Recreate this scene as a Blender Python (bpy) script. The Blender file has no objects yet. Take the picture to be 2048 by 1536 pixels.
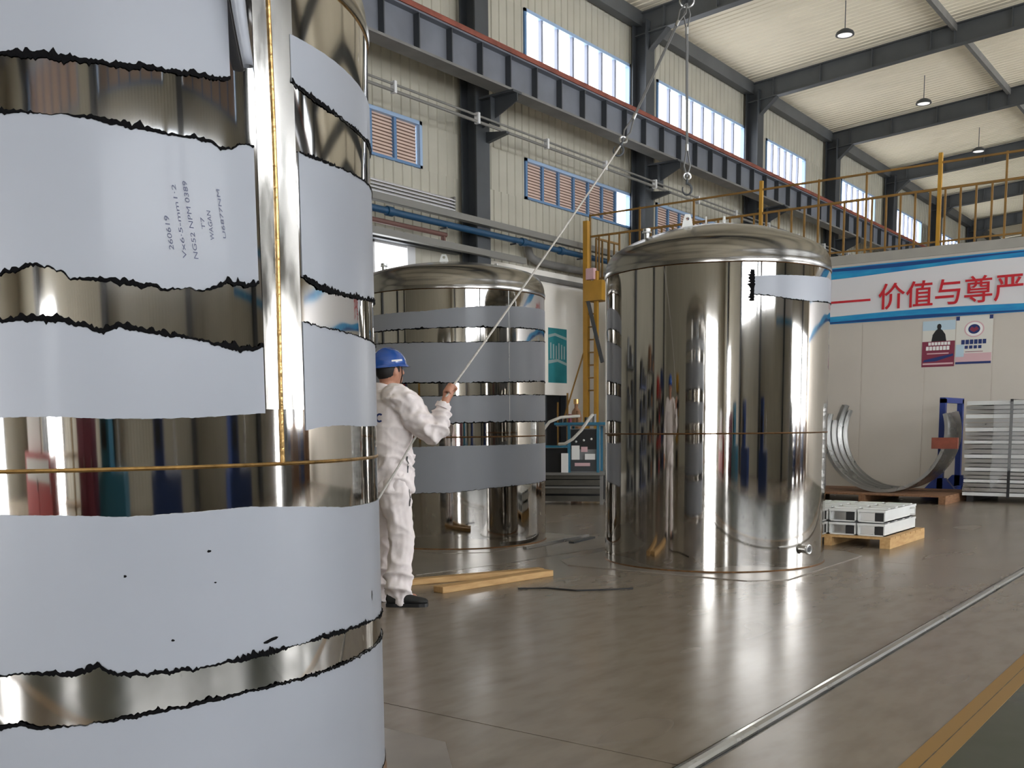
import bpy, bmesh, math, random
from mathutils import Vector, Matrix, noise, Quaternion
from mathutils.bvhtree import BVHTree
random.seed(7)
SC = bpy.context.scene
COL = SC.collection
PI = math.pi

# ------------------------------------------------------------------ camera
CAM_R = Vector((0.59803759, -0.80141934, -0.0088361))
CAM_U = Vector((0.09762532, 0.06189861, 0.99329646))
CAM_F = Vector((0.79550005, 0.59489125, -0.11525651))
cd = bpy.data.cameras.new('camera')
cd.sensor_width = 36.0
cd.lens = 2056.12 / 2048 * 36
cd.shift_y = (1088.34 - 768) / 2048
cd.clip_end = 300
cam = bpy.data.objects.new('camera', cd)
m = Matrix.Identity(4)
for i in range(3):
    m[i][0] = CAM_R[i]; m[i][1] = CAM_U[i]; m[i][2] = -CAM_F[i]
m[2][3] = 1.25
cam.matrix_world = m
COL.objects.link(cam)
SC.camera = cam

# ------------------------------------------------------------------ world, exposure
w = bpy.data.worlds.new('overcast_sky')
SC.world = w
w.use_nodes = True
bg = w.node_tree.nodes['Background']
bg.inputs[0].default_value = (0.86, 0.93, 1.0, 1)
bg.inputs[1].default_value = 1.5
SC.view_settings.view_transform = 'Standard'
SC.view_settings.look = 'None'
SC.view_settings.gamma = 1.0
SC.view_settings.use_curve_mapping = False
SC.view_settings.exposure = 0.86
PANE_E = 13.0          # daylight in the clerestory panes
DOOR_E = 16.0          # daylight in the open gates

# ------------------------------------------------------------------ materials
MATS = {}
def mat(name, col, rough=0.5, metal=0.0, var=0.0, scale=4.0, bump=0.0, bscale=30.0, col2=None,
        emit=None, estr=0.0, coat=0.0, stretch=None, rvar=0.0, spec=0.5, aniso=0.0, trans=0.0, detail=4.0):
    if name in MATS: return MATS[name]
    M = bpy.data.materials.new(name); M.use_nodes = True
    nt = M.node_tree; b = nt.nodes['Principled BSDF']
    b.inputs['Base Color'].default_value = (*col, 1)
    b.inputs['Roughness'].default_value = rough
    b.inputs['Metallic'].default_value = metal
    b.inputs['Specular IOR Level'].default_value = spec
    if coat: b.inputs['Coat Weight'].default_value = coat; b.inputs['Coat Roughness'].default_value = 0.08
    if aniso: b.inputs['Anisotropic'].default_value = aniso
    if emit:
        b.inputs['Emission Color'].default_value = (*emit, 1); b.inputs['Emission Strength'].default_value = estr
    tc = nt.nodes.new('ShaderNodeTexCoord'); mp = nt.nodes.new('ShaderNodeMapping')
    nt.links.new(tc.outputs['Object'], mp.inputs['Vector'])
    if stretch: mp.inputs['Scale'].default_value = stretch
    if var or col2 or rvar:
        n = nt.nodes.new('ShaderNodeTexNoise'); n.inputs['Scale'].default_value = scale; n.inputs['Detail'].default_value = detail
        nt.links.new(mp.outputs['Vector'], n.inputs['Vector'])
        if var or col2:
            r = nt.nodes.new('ShaderNodeValToRGB')
            r.color_ramp.elements[0].position = 0.3; r.color_ramp.elements[1].position = 0.7
            c2 = col2 or tuple(min(1, c * (1 + var)) for c in col)
            c1 = col if col2 else tuple(c * (1 - var) for c in col)
            r.color_ramp.elements[0].color = (*c1, 1); r.color_ramp.elements[1].color = (*c2, 1)
            nt.links.new(n.outputs['Fac'], r.inputs['Fac']); nt.links.new(r.outputs['Color'], b.inputs['Base Color'])
        if rvar:
            mr = nt.nodes.new('ShaderNodeMapRange')
            mr.inputs['From Min'].default_value = 0.3; mr.inputs['From Max'].default_value = 0.7
            mr.inputs['To Min'].default_value = max(0.01, rough - rvar); mr.inputs['To Max'].default_value = rough + rvar
            nt.links.new(n.outputs['Fac'], mr.inputs['Value']); nt.links.new(mr.outputs['Result'], b.inputs['Roughness'])
    if bump:
        n2 = nt.nodes.new('ShaderNodeTexNoise'); n2.inputs['Scale'].default_value = bscale; n2.inputs['Detail'].default_value = 3
        nt.links.new(mp.outputs['Vector'], n2.inputs['Vector'])
        bp = nt.nodes.new('ShaderNodeBump'); bp.inputs['Strength'].default_value = bump; bp.inputs['Distance'].default_value = 0.01
        nt.links.new(n2.outputs['Fac'], bp.inputs['Height']); nt.links.new(bp.outputs['Normal'], b.inputs['Normal'])
    MATS[name] = M
    return M

def glow(name, col, s):
    M = bpy.data.materials.new(name); M.use_nodes = True; nt = M.node_tree
    nt.nodes.remove(nt.nodes['Principled BSDF'])
    e = nt.nodes.new('ShaderNodeEmission'); e.inputs[0].default_value = (*col, 1); e.inputs[1].default_value = s
    nt.links.new(e.outputs[0], nt.nodes['Material Output'].inputs[0]); MATS[name] = M
    return M

mat('film', (0.285, 0.300, 0.332), 0.36, var=0.05, scale=1.2, bump=0.04, bscale=6, spec=0.3, coat=0.05)
mat('torn', (0.003, 0.003, 0.0035), 0.9, spec=0.1)
mat('mirror', (0.46, 0.44, 0.41), 0.055, 1.0, bump=0.012, bscale=2.2, rvar=0.025, scale=3.0, stretch=(1, 1, 0.35))
mat('brushed', (0.29, 0.278, 0.258), 0.2, 1.0)
mat('weld', (0.50, 0.32, 0.13), 0.32, 1.0, var=0.35, scale=22, bump=0.3, bscale=60)
mat('weld_dark', (0.22, 0.12, 0.06), 0.4, 1.0, var=0.3, scale=22)
mat('steel_plate', (0.30, 0.27, 0.235), 0.34, 0.45, var=0.12, scale=3)
mat('steel', (0.50, 0.50, 0.49), 0.30, 1.0, rvar=0.05, scale=2)
mat('steel_dark', (0.06, 0.065, 0.07), 0.5, 0.3)
mat('ink', (0.09, 0.10, 0.16), 0.6)
mat('paint_dark', (0.045, 0.050, 0.056), 0.5, var=0.18, scale=1.5)
mat('rafter_grey', (0.075, 0.08, 0.082), 0.5, var=0.15, scale=1.2)
mat('crane_grey', (0.14, 0.15, 0.175), 0.5, var=0.15, scale=1.5)
mat('flange_grey', (0.16, 0.155, 0.145), 0.6, var=0.15, scale=2)
mat('rail_red', (0.20, 0.050, 0.030), 0.65, var=0.3, scale=3)
mat('cladding', (0.40, 0.38, 0.31), 0.55, var=0.07, scale=1.3)
mat('ceiling_white', (0.88, 0.80, 0.63), 0.6, var=0.04, scale=0.6)
mat('plaster', (0.88, 0.845, 0.775), 0.8, var=0.05, scale=0.9, bump=0.05, bscale=12)
mat('office_wall', (0.54, 0.495, 0.435), 0.6, var=0.04, scale=0.7)
mat('deck_edge', (0.33, 0.315, 0.28), 0.7, var=0.08, scale=2)
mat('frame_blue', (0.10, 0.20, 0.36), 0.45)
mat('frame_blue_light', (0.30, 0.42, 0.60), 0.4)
mat('frame_white', (0.62, 0.62, 0.62), 0.45)
mat('blind', (0.62, 0.47, 0.39), 0.6, var=0.08, scale=2)
mat('blind_back', (0.20, 0.115, 0.085), 0.8)  # dark brown standing in for the shadow between blind slats
mat('pipe_blue', (0.010, 0.055, 0.12), 0.4)
mat('pipe_brown', (0.12, 0.055, 0.045), 0.6)
mat('pipe_grey', (0.17, 0.165, 0.15), 0.5)
mat('yellow', (0.42, 0.22, 0.022), 0.5, var=0.12, scale=3)
mat('ochre', (0.22, 0.115, 0.022), 0.6, var=0.2, scale=3)
mat('banner_white', (0.66, 0.65, 0.66), 0.5)
mat('banner_blue', (0.01, 0.17, 0.44), 0.45, col2=(0.02, 0.32, 0.55), scale=1.6, stretch=(1, 1.2, 6))
mat('banner_navy', (0.008, 0.055, 0.20), 0.45)
mat('red_paint', (0.50, 0.012, 0.022), 0.5)
mat('wood', (0.42, 0.24, 0.09), 0.7, col2=(0.55, 0.35, 0.15), scale=6, stretch=(1, 6, 6), bump=0.1, bscale=20)
mat('wood_dark', (0.16, 0.075, 0.035), 0.75, col2=(0.26, 0.13, 0.06), scale=6, stretch=(1, 6, 6))
mat('white_metal', (0.66, 0.67, 0.65), 0.35, var=0.05)
mat('black', (0.01, 0.01, 0.011), 0.5)
mat('rack_blue', (0.014, 0.035, 0.19), 0.45)
mat('cart_blue', (0.025, 0.15, 0.24), 0.45)
mat('grey_box', (0.20, 0.21, 0.215), 0.45, var=0.1)
mat('olive_steel', (0.075, 0.07, 0.058), 0.5, 0.3, var=0.2)
mat('paper', (0.78, 0.77, 0.75), 0.7)
mat('orange', (0.22, 0.055, 0.03), 0.6, var=0.2, scale=8)
mat('coverall', (0.78, 0.715, 0.70), 0.85, var=0.07, scale=6, bump=0.15, bscale=18)
mat('skin', (0.46, 0.22, 0.14), 0.5, var=0.08, scale=8)
mat('hair', (0.012, 0.010, 0.010), 0.6)
mat('helmet', (0.008, 0.065, 0.30), 0.18, coat=0.5)
mat('rubber', (0.012, 0.012, 0.011), 0.7)
mat('rope', (0.48, 0.46, 0.42), 0.6, var=0.15, scale=60)
mat('hose', (0.55, 0.53, 0.48), 0.5)
mat('teal', (0.012, 0.17, 0.20), 0.5, col2=(0.03, 0.26, 0.29), scale=2.5)
mat('teal_pale', (0.32, 0.42, 0.42), 0.5)
mat('pink', (0.62, 0.40, 0.42), 0.6)
mat('maroon', (0.20, 0.025, 0.055), 0.6)
mat('poster_cream', (0.66, 0.64, 0.58), 0.6)
mat('poster_sky', (0.45, 0.58, 0.66), 0.6)
mat('navy', (0.012, 0.03, 0.14), 0.6)
mat('green_floor', (0.040, 0.048, 0.030), 0.35, var=0.2, scale=1.5, rvar=0.1)
mat('cabinet_red', (0.42, 0.02, 0.015), 0.45)
mat('machine_blue', (0.012, 0.04, 0.16), 0.45)
mat('wrap', (0.75, 0.76, 0.76), 0.15, 0.0, spec=0.8)
glow('pane', (0.93, 0.96, 1.0), PANE_E)
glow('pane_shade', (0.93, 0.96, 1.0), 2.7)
glow('gate_light', (0.95, 0.97, 1.0), DOOR_E)
glow('lamp_glow', (1.0, 0.96, 0.90), 0.8)
mat('wire_grey', (0.17, 0.17, 0.165), 0.45, 0.6)
mat('mullion', (0.24, 0.26, 0.33), 0.5)

def floor_mat(name, a, b2, c):
    M = mat(name, a, 0.3)
    nt = M.node_tree; b = nt.nodes['Principled BSDF']
    tc = nt.nodes.new('ShaderNodeTexCoord')
    n1 = nt.nodes.new('ShaderNodeTexNoise'); n1.inputs['Scale'].default_value = 0.45; n1.inputs['Detail'].default_value = 2.5
    n2 = nt.nodes.new('ShaderNodeTexNoise'); n2.inputs['Scale'].default_value = 5; n2.inputs['Detail'].default_value = 3
    n3 = nt.nodes.new('ShaderNodeTexNoise'); n3.inputs['Scale'].default_value = 1.3; n3.inputs['Detail'].default_value = 1
    mp = nt.nodes.new('ShaderNodeMapping'); mp.inputs['Scale'].default_value = (0.7, 1.7, 1)
    nt.links.new(tc.outputs['Object'], mp.inputs['Vector'])
    nt.links.new(mp.outputs['Vector'], n1.inputs['Vector']); nt.links.new(mp.outputs['Vector'], n2.inputs['Vector'])
    r1 = nt.nodes.new('ShaderNodeValToRGB'); r1.color_ramp.elements[0].position = .1; r1.color_ramp.elements[1].position = .9
    r1.color_ramp.elements[0].color = (*a, 1); r1.color_ramp.elements[1].color = (*b2, 1)
    r2 = nt.nodes.new('ShaderNodeValToRGB'); r2.color_ramp.elements[0].position = .42; r2.color_ramp.elements[1].position = .78
    r2.color_ramp.elements[0].color = (0, 0, 0, 1); r2.color_ramp.elements[1].color = (.55, .55, .55, 1)
    mx = nt.nodes.new('ShaderNodeMixRGB'); mx.inputs['Color2'].default_value = (*c, 1)
    nt.links.new(n1.outputs['Fac'], r1.inputs['Fac']); nt.links.new(n2.outputs['Fac'], r2.inputs['Fac'])
    nt.links.new(r1.outputs['Color'], mx.inputs['Color1']); nt.links.new(r2.outputs['Color'], mx.inputs['Fac'])
    nt.links.new(mx.outputs['Color'], b.inputs['Base Color'])
    mr = nt.nodes.new('ShaderNodeMapRange'); mr.inputs['From Min'].default_value = .3; mr.inputs['From Max'].default_value = .7
    mr.inputs['To Min'].default_value = .235; mr.inputs['To Max'].default_value = .275
    nt.links.new(mp.outputs['Vector'], n3.inputs['Vector']); nt.links.new(n3.outputs['Fac'], mr.inputs['Value']); nt.links.new(mr.outputs['Result'], b.inputs['Roughness'])
    bp = nt.nodes.new('ShaderNodeBump'); bp.inputs['Strength'].default_value = .003; bp.inputs['Distance'].default_value = .02
    nt.links.new(n2.outputs['Fac'], bp.inputs['Height']); nt.links.new(bp.outputs['Normal'], b.inputs['Normal'])
floor_mat('concrete', (0.200, 0.165, 0.126), (0.235, 0.197, 0.155), (0.130, 0.102, 0.074))

def line_mat():
    M = mat('line_yellow', (0.26, 0.145, 0.035), 0.45); nt = M.node_tree; b = nt.nodes['Principled BSDF']
    tc = nt.nodes.new('ShaderNodeTexCoord'); sp = nt.nodes.new('ShaderNodeSeparateXYZ')
    nt.links.new(tc.outputs['Object'], sp.inputs[0])
    n = nt.nodes.new('ShaderNodeTexNoise'); n.inputs['Scale'].default_value = 9; n.inputs['Detail'].default_value = 6
    nt.links.new(tc.outputs['Object'], n.inputs['Vector'])
    a = nt.nodes.new('ShaderNodeMath'); a.operation = 'ABSOLUTE'; nt.links.new(sp.outputs['Y'], a.inputs[0])
    c = nt.nodes.new('ShaderNodeMath'); c.operation = 'MULTIPLY_ADD'; c.inputs[1].default_value = -140; c.inputs[2].default_value = 0.5
    nt.links.new(a.outputs[0], c.inputs[0])
    d = nt.nodes.new('ShaderNodeMath'); d.operation = 'ADD'; nt.links.new(c.outputs[0], d.inputs[0]); nt.links.new(n.outputs['Fac'], d.inputs[1])
    r = nt.nodes.new('ShaderNodeValToRGB'); r.color_ramp.elements[0].position = .62; r.color_ramp.elements[1].position = .75
    r.color_ramp.elements[0].color = (0.27, 0.150, 0.035, 1); r.color_ramp.elements[1].color = (0.05, 0.04, 0.03, 1)
    nt.links.new(d.outputs[0], r.inputs['Fac']); nt.links.new(r.outputs['Color'], b.inputs['Base Color'])
line_mat()

# ------------------------------------------------------------------ helpers
class MB:
    def __init__(s): s.v = []; s.f = []; s.smooth = False
    def add(s, vs, fs):
        o = len(s.v); s.v += [tuple(p) for p in vs]; s.f += [tuple(i + o for i in f) for f in fs]; return s
    def box(s, a, b):
        (x0, y0, z0), (x1, y1, z1) = a, b
        return s.add([(x0, y0, z0), (x1, y0, z0), (x1, y1, z0), (x0, y1, z0), (x0, y0, z1), (x1, y0, z1), (x1, y1, z1), (x0, y1, z1)],
              [(0, 3, 2, 1), (4, 5, 6, 7), (0, 1, 5, 4), (1, 2, 6, 5), (2, 3, 7, 6), (3, 0, 4, 7)])
    def bar(s, p, q, wd, ht, up=(0, 0, 1)):
        p = Vector(p); q = Vector(q); d = (q - p).normalized(); u = Vector(up)
        if abs(d.dot(u)) > .98: u = Vector((1, 0, 0))
        r = d.cross(u).normalized(); u = r.cross(d)
        vs = []
        for e in (p, q):
            for a, b in ((-1, -1), (1, -1), (1, 1), (-1, 1)): vs.append(e + r * a * wd / 2 + u * b * ht / 2)
        return s.add(vs, [(0, 1, 2, 3), (7, 6, 5, 4), (0, 4, 5, 1), (1, 5, 6, 2), (2, 6, 7, 3), (3, 7, 4, 0)])
    def tube(s, pts, rad, n=10, cap=True, flat=None):
        pts = [Vector(p) for p in pts]; N = len(pts)
        rad = rad if isinstance(rad, (list, tuple)) else [rad] * N
        t0 = (pts[1] - pts[0]).normalized()
        ref = Vector((0, 0, 1)) if abs(t0.z) < .9 else Vector((1, 0, 0))
        nrm = (ref - t0 * ref.dot(t0)).normalized(); vs = []; fs = []
        for i, p in enumerate(pts):
            if i == 0: t = t0
            elif i == N - 1: t = (pts[-1] - pts[-2]).normalized()
            else: t = ((pts[i + 1] - p).normalized() + (p - pts[i - 1]).normalized()).normalized()
            nrm = (nrm - t * nrm.dot(t)).normalized(); b = t.cross(nrm)
            for k in range(n):
                a = 2 * PI * k / n
                ra = rad[i]
                rx, ry = (ra if isinstance(ra, (tuple, list)) else (ra, ra))
                vs.append(p + nrm * math.cos(a) * rx + b * math.sin(a) * ry)
        for i in range(N - 1):
            for k in range(n):
                k2 = (k + 1) % n; fs.append((i * n + k, i * n + k2, (i + 1) * n + k2, (i + 1) * n + k))
        if cap: fs.append(tuple(reversed(range(n)))); fs.append(tuple((N - 1) * n + k for k in range(n)))
        s.smooth = True
        return s.add(vs, fs)
    def lathe(s, prof, c=(0, 0, 0), n=64, a0=0, a1=2 * PI):
        full = abs(a1 - a0 - 2 * PI) < 1e-6; m_ = n if full else n + 1; vs = []; fs = []
        for (r, z) in prof:
            for k in range(m_):
                a = a0 + (a1 - a0) * k / n; vs.append((c[0] + r * math.cos(a), c[1] + r * math.sin(a), c[2] + z))
        for i in range(len(prof) - 1):
            for k in range(n):
                k2 = (k + 1) % m_; fs.append((i * m_ + k, i * m_ + k2, (i + 1) * m_ + k2, (i + 1) * m_ + k))
        s.smooth = True
        return s.add(vs, fs)
    def torus(s, c, axis, R, r, n=24, k=8, a0=0, a1=2 * PI):
        ax = Vector(axis).normalized(); u = ax.orthogonal().normalized(); v = ax.cross(u)
        full = abs(a1 - a0 - 2 * PI) < 1e-6
        pts = [Vector(c) + (u * math.cos(a0 + (a1 - a0) * i / n) + v * math.sin(a0 + (a1 - a0) * i / n)) * R for i in range(n + (0 if full else 1))]
        if full: pts = pts + [pts[0], pts[1]]
        return s.tube(pts, r, k, cap=not full)
    def prism(s, poly, ax, a, b):
        # polygon in the two other axes, extruded along ax
        n = len(poly); vs = []
        for t in (a, b):
            for p, q in poly:
                if ax == 0: vs.append((t, p, q))
                elif ax == 1: vs.append((p, t, q))
                else: vs.append((p, q, t))
        fs = [tuple(range(n)), tuple(reversed(range(n, 2 * n)))]
        for i in range(n): fs.append((i, n + i, n + (i + 1) % n, (i + 1) % n))
        return s.add(vs, fs)
    def ell(s, c, r, n=16, k=10, rot=None):
        vs = []; fs = []; c = Vector(c)
        for i in range(k + 1):
            ph = PI * i / k
            for j in range(n):
                a = 2 * PI * j / n
                p = Vector((r[0] * math.sin(ph) * math.cos(a), r[1] * math.sin(ph) * math.sin(a), r[2] * math.cos(ph)))
                vs.append(c + (rot @ p if rot else p))
        for i in range(k):
            for j in range(n):
                j2 = (j + 1) % n; fs.append((i * n + j, (i + 1) * n + j, (i + 1) * n + j2, i * n + j2))
        s.smooth = True
        return s.add(vs, fs)
    def mesh(s, name, fix=True):
        me = bpy.data.meshes.new(name); me.from_pydata(s.v, [], s.f); me.update()
        if fix:
            bm = bmesh.new(); bm.from_mesh(me)
            bmesh.ops.remove_doubles(bm, verts=bm.verts, dist=1e-6)
            bmesh.ops.recalc_face_normals(bm, faces=bm.faces); bm.to_mesh(me); bm.free()
        if s.smooth:
            for p in me.polygons: p.use_smooth = True
            try: me.set_sharp_from_angle(angle=math.radians(38))
            except Exception: pass
        return me
    def build(s, name, material, parent=None, **k):
        return put(name, s.mesh(name), material, parent, **k)

def put(name, me, material, parent=None, loc=None, **k):
    o = bpy.data.objects.new(name, me); COL.objects.link(o)
    if material is not None:
        me.materials.clear(); me.materials.append(MATS[material] if isinstance(material, str) else material)
    if parent: o.parent = parent; o.matrix_parent_inverse = parent.matrix_basis.inverted() if k.pop('keep', True) else Matrix.Identity(4)
    k.pop('keep', None)
    if loc: o.location = loc
    tag(o, **k)
    return o

def tag(o, label=None, cat=None, group=None, kind=None):
    if label: o['label'] = label
    if cat: o['category'] = cat
    if group: o['group'] = group
    if kind: o['kind'] = kind
    return o

def empty(name, loc=(0, 0, 0), label=None, cat=None, group=None, kind=None, rotz=0.0):
    o = bpy.data.objects.new(name, None); COL.objects.link(o); o.location = loc; o.rotation_euler = (0, 0, rotz)
    o.empty_display_size = 0.2
    return tag(o, label, cat, group, kind)

def inst(name, me, parent, loc, rot=None, scale=None):
    # a part that shares its mesh; loc is in world space, the parent has no rotation
    o = bpy.data.objects.new(name, me); COL.objects.link(o); o.parent = parent
    o.location = Vector(loc) - Vector(parent.location)
    if rot: o.rotation_euler = rot
    if scale: o.scale = scale
    return o

def text_mesh(body, size, depth=0.0, thin=0.0):
    c = bpy.data.curves.new('lettering', 'FONT'); c.body = body; c.size = size; c.extrude = depth; c.offset = thin
    c.resolution_u = 4
    o = bpy.data.objects.new('lettering', c); COL.objects.link(o)
    dg = bpy.context.evaluated_depsgraph_get()
    me = bpy.data.meshes.new_from_object(o.evaluated_get(dg))
    COL.objects.unlink(o); bpy.data.objects.remove(o)
    return me

def beam_i(mb, p, q, depth, width, tw=0.02, tf=0.03, up=(0, 0, 1)):
    p = Vector(p); q = Vector(q); u = Vector(up)
    d = (q - p).normalized(); r = d.cross(u).normalized(); u = r.cross(d)
    h = depth / 2
    mb.bar(p + u * (h - tf / 2), q + u * (h - tf / 2), width, tf, up)
    mb.bar(p - u * (h - tf / 2), q - u * (h - tf / 2), width, tf, up)
    mb.bar(p, q, tw, depth - 2 * tf, up)
    return mb
LT = {
    'A_bot': [(-128.44, 2.143), (-124.66, 2.146), (-120.22, 2.146), (-112.3, 2.148), (-108.81, 2.154), (-103.66, 2.157), (-98.07, 2.165), (-94.09, 2.189)],
    'A_edge': [(-98.54, 2.361), (-96.49, 2.283), (-95.33, 2.225)],
    'B_top': [(-128.91, 2.009), (-122.55, 2.013), (-117.37, 2.013), (-112.71, 2.005), (-107.07, 1.999), (-101.76, 1.999), (-99.75, 1.998), (-98.54, 1.985), (-96.65, 1.989), (-95.19, 2.01), (-93.18, 2.01)],
    'B_bot': [(-130.24, 1.627), (-127.95, 1.638), (-126.62, 1.651), (-124.36, 1.649), (-121.93, 1.636), (-121.31, 1.623), (-117.2, 1.622), (-113.12, 1.616), (-107.39, 1.609), (-101.16, 1.615), (-97.73, 1.644), (-95.08, 1.634), (-92.32, 1.647)],
    'C_top': [(-130.64, 1.514), (-125.42, 1.522), (-120.86, 1.514), (-118.25, 1.496), (-116.55, 1.498), (-114.8, 1.51), (-110.62, 1.496), (-103.12, 1.481), (-97.31, 1.464), (-93.85, 1.463), (-92.17, 1.478)],
    'C_bot': [(-131.46, 1.279), (-124.88, 1.281), (-118.22, 1.275), (-111.23, 1.274), (-103.66, 1.277), (-92.46, 1.289)],
    'D_top': [(-132.31, 1.037), (-122.34, 1.03), (-115.5, 1.021), (-104.31, 1.025), (-95.71, 1.029), (-85.28, 1.017), (-72.11, 0.998), (-62.68, 0.995), (-46.93, 0.992)],
    'D_bot': [(-133.77, 0.627), (-129.68, 0.63), (-123.59, 0.619), (-120.1, 0.635), (-117.94, 0.607), (-113.08, 0.599), (-105.42, 0.596), (-101.26, 0.6), (-91.88, 0.605), (-79.83, 0.612), (-64.46, 0.603), (-48.46, 0.581)],
    'E_top': [(-134.25, 0.49), (-131.48, 0.499), (-128.81, 0.482), (-120.54, 0.484), (-113.37, 0.492), (-105.67, 0.498), (-97.03, 0.505), (-86.62, 0.503), (-78.66, 0.504), (-67.47, 0.506), (-48.57, 0.501)],
    'A2_top': [(-84.6, 2.346), (-74.67, 2.34), (-64.95, 2.332), (-58.19, 2.327), (-52.41, 2.326)],
    'A2_bot': [(-83.68, 2.216), (-79.47, 2.196), (-73.53, 2.186), (-65.6, 2.18), (-59.82, 2.179), (-52.47, 2.188)],
    'B2_top': [(-83.01, 2.028), (-77.16, 2.028), (-68.45, 2.033), (-62.2, 2.038), (-53.29, 2.046)],
    'B2_bot': [(-83.11, 1.684), (-78.27, 1.658), (-69.85, 1.654), (-62.55, 1.659), (-48.5, 1.68)],
    'C2_top': [(-83.1, 1.552), (-77.13, 1.544), (-68.16, 1.539), (-59.88, 1.534), (-48.71, 1.53)],
    'C2_bot': [(-83.59, 1.238), (-79.45, 1.249), (-73.11, 1.254), (-64.44, 1.249), (-48.41, 1.252)],
    'seam': [(-89.23, 2.408), (-88.73, 2.215), (-88.79, 1.88), (-88.61, 1.467), (-88.57, 1.155)],
    'text': [(-106.75, 1.709), (-103.23, 1.887), (-99.54, 1.761)],
    'spots': [(-115.93, 0.867), (-103.14, 0.916), (-60.17, 0.684), (-92.82, 0.641), (-109.49, 0.684), (-102.37, 0.828)],
}
MT = {
    'w1_top': [(170.78, 2.364), (-155.53, 2.369), (-123.94, 2.416), (-104.34, 2.432), (-65.37, 2.451)],
    'w1_bot': [(170.39, 2.196), (-155.71, 2.2), (-111.52, 2.215), (-65.73, 2.238)],
    'w2_top': [(172.5, 2.074), (-141.47, 2.061), (-111.62, 2.073), (-65.92, 2.123)],
    'w2_bot': [(171.63, 1.675), (-141.83, 1.667), (-111.89, 1.673), (-66.58, 1.705)],
    'w3_top': [(171.32, 1.539), (-141.95, 1.539), (-66.8, 1.563)],
    'w3_bot': [(170.7, 1.261), (-142.19, 1.269), (-112.16, 1.28), (-67.21, 1.283)],
    'w4_top': [(170.17, 1.026), (-142.4, 1.047), (-112.32, 1.049), (-64.28, 1.054)],
    'w4_bot': [(169.04, 0.543), (-157.54, 0.579), (-142.82, 0.578), (-119.12, 0.62), (-97.6, 0.635), (-65.02, 0.647)],
    'seam': [(-105.7, 1.5), (-105.21, 2.245)],
    'weld': [(-140.89, 1.131)],
}
RT = {
    'p_top': [(-137.63, 2.428), (-126.11, 2.44), (-104.04, 2.454), (-84.31, 2.472)],
    'p_bot': [(-137.72, 2.286), (-127.21, 2.272), (-117.38, 2.254), (-103.54, 2.248), (-83.03, 2.269)],
    'noz': [(-103.99, 0.174)],
    'weld': [(-153.78, 1.157)],
}
# ================================================================== THE HALL
WY = 13.5            # inner face of the long wall
OY = -10.5           # opposite long wall
X0, X1 = -13.0, 63.5
COLX = [16.55 + 6.67 * k for k in range(-4, 7)]
def zr(y): return 11.30 + 0.071 * ((13.5 - y) if y > 1.5 else (y + 10.5))

# ---- floor
fl = MB().box((X0 - .3, OY - .3, -0.3), (X1 + .3, WY + .3, -0.012)).build('floor', 'black', kind='structure')
sx = [X0] + [3.3 + 6.0 * k for k in range(-2, 4)] + [X1]
g = 0.004
for i in range(len(sx) - 1):
    a, b = sx[i] + g, sx[i + 1] - g
    for (y0, y1, mt) in ((OY, 0.92 - 5.2, 'concrete'), (0.92 - 5.2, 0.985, 'green_floor'), (0.985, 1.628, 'concrete'), (1.712, 7.5, 'concrete'), (7.5, WY, 'concrete')):
        MB().box((a, y0 + g, -0.05), (b, y1 - g, 0.0)).build('floor_slab', mt, fl)
yl = MB().box((X0, -0.0625, 0.0), (19.9, 0.0625, 0.002))
o = yl.build('painted_line', 'line_yellow', None, label='worn yellow painted floor line beside the green lane', cat='floor line')
o.location = (0, 0.985, 0.0)
rl = empty('floor_rail', (3.3, 1.67, 0), 'steel rail set flush in the concrete floor beside the yellow line', 'rail')
prof = [(-.029, -.03), (-.029, .006), (-.020, .016), (0, .020), (.020, .016), (.029, .006), (.029, -.03)]
MB().prism([(1.67 + a, b) for a, b in prof], 0, -9, 19.8).build('rail_head', 'steel', rl)
for s in (-1, 1):
    MB().box((-9, 1.67 + s * .0365 - .005, -.03), (19.8, 1.67 + s * .0365 + .005, -.004)).build('rail_edge', 'olive_steel', rl)

# ---- ribbed sheet
def ribbed(w_, h_, pitch=0.25, d=0.022):
    n = max(1, round(w_ / pitch)); p = w_ / n; xs = []
    for i in range(n):
        for a, e in ((0, 0), (.74, 0), (.80, d), (.92, d), (.98, 0)): xs.append(((i + a) * p, e))
    xs.append((w_ - .004, 0))
    mb = MB(); k = len(xs)
    vs = [(x, -e, 0) for x, e in xs] + [(x, -e, h_) for x, e in xs]
    mb.add(vs, [(i, i + 1, k + i + 1, k + i) for i in range(k - 1)])
    return mb
RIB = {}
def rib_panel(x0, x1, z0, z1, parent, y=WY, name='wall_panel', mt='cladding'):
    key = (round(x1 - x0, 2), round(z1 - z0, 2), mt)
    if key not in RIB:
        me = ribbed(x1 - x0, z1 - z0).mesh('wall_panel', fix=False); me.materials.append(MATS[mt]); RIB[key] = me
    return inst(name, RIB[key], parent, (x0, y, z0))
def rib_run(x0, x1, z0, z1, parent, w_=1.0, **k):
    n = max(1, round((x1 - x0) / w_)); p = (x1 - x0) / n
    for i in range(n): rib_panel(x0 + i * p, x0 + (i + 1) * p, z0, z1, parent, **k)

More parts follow.
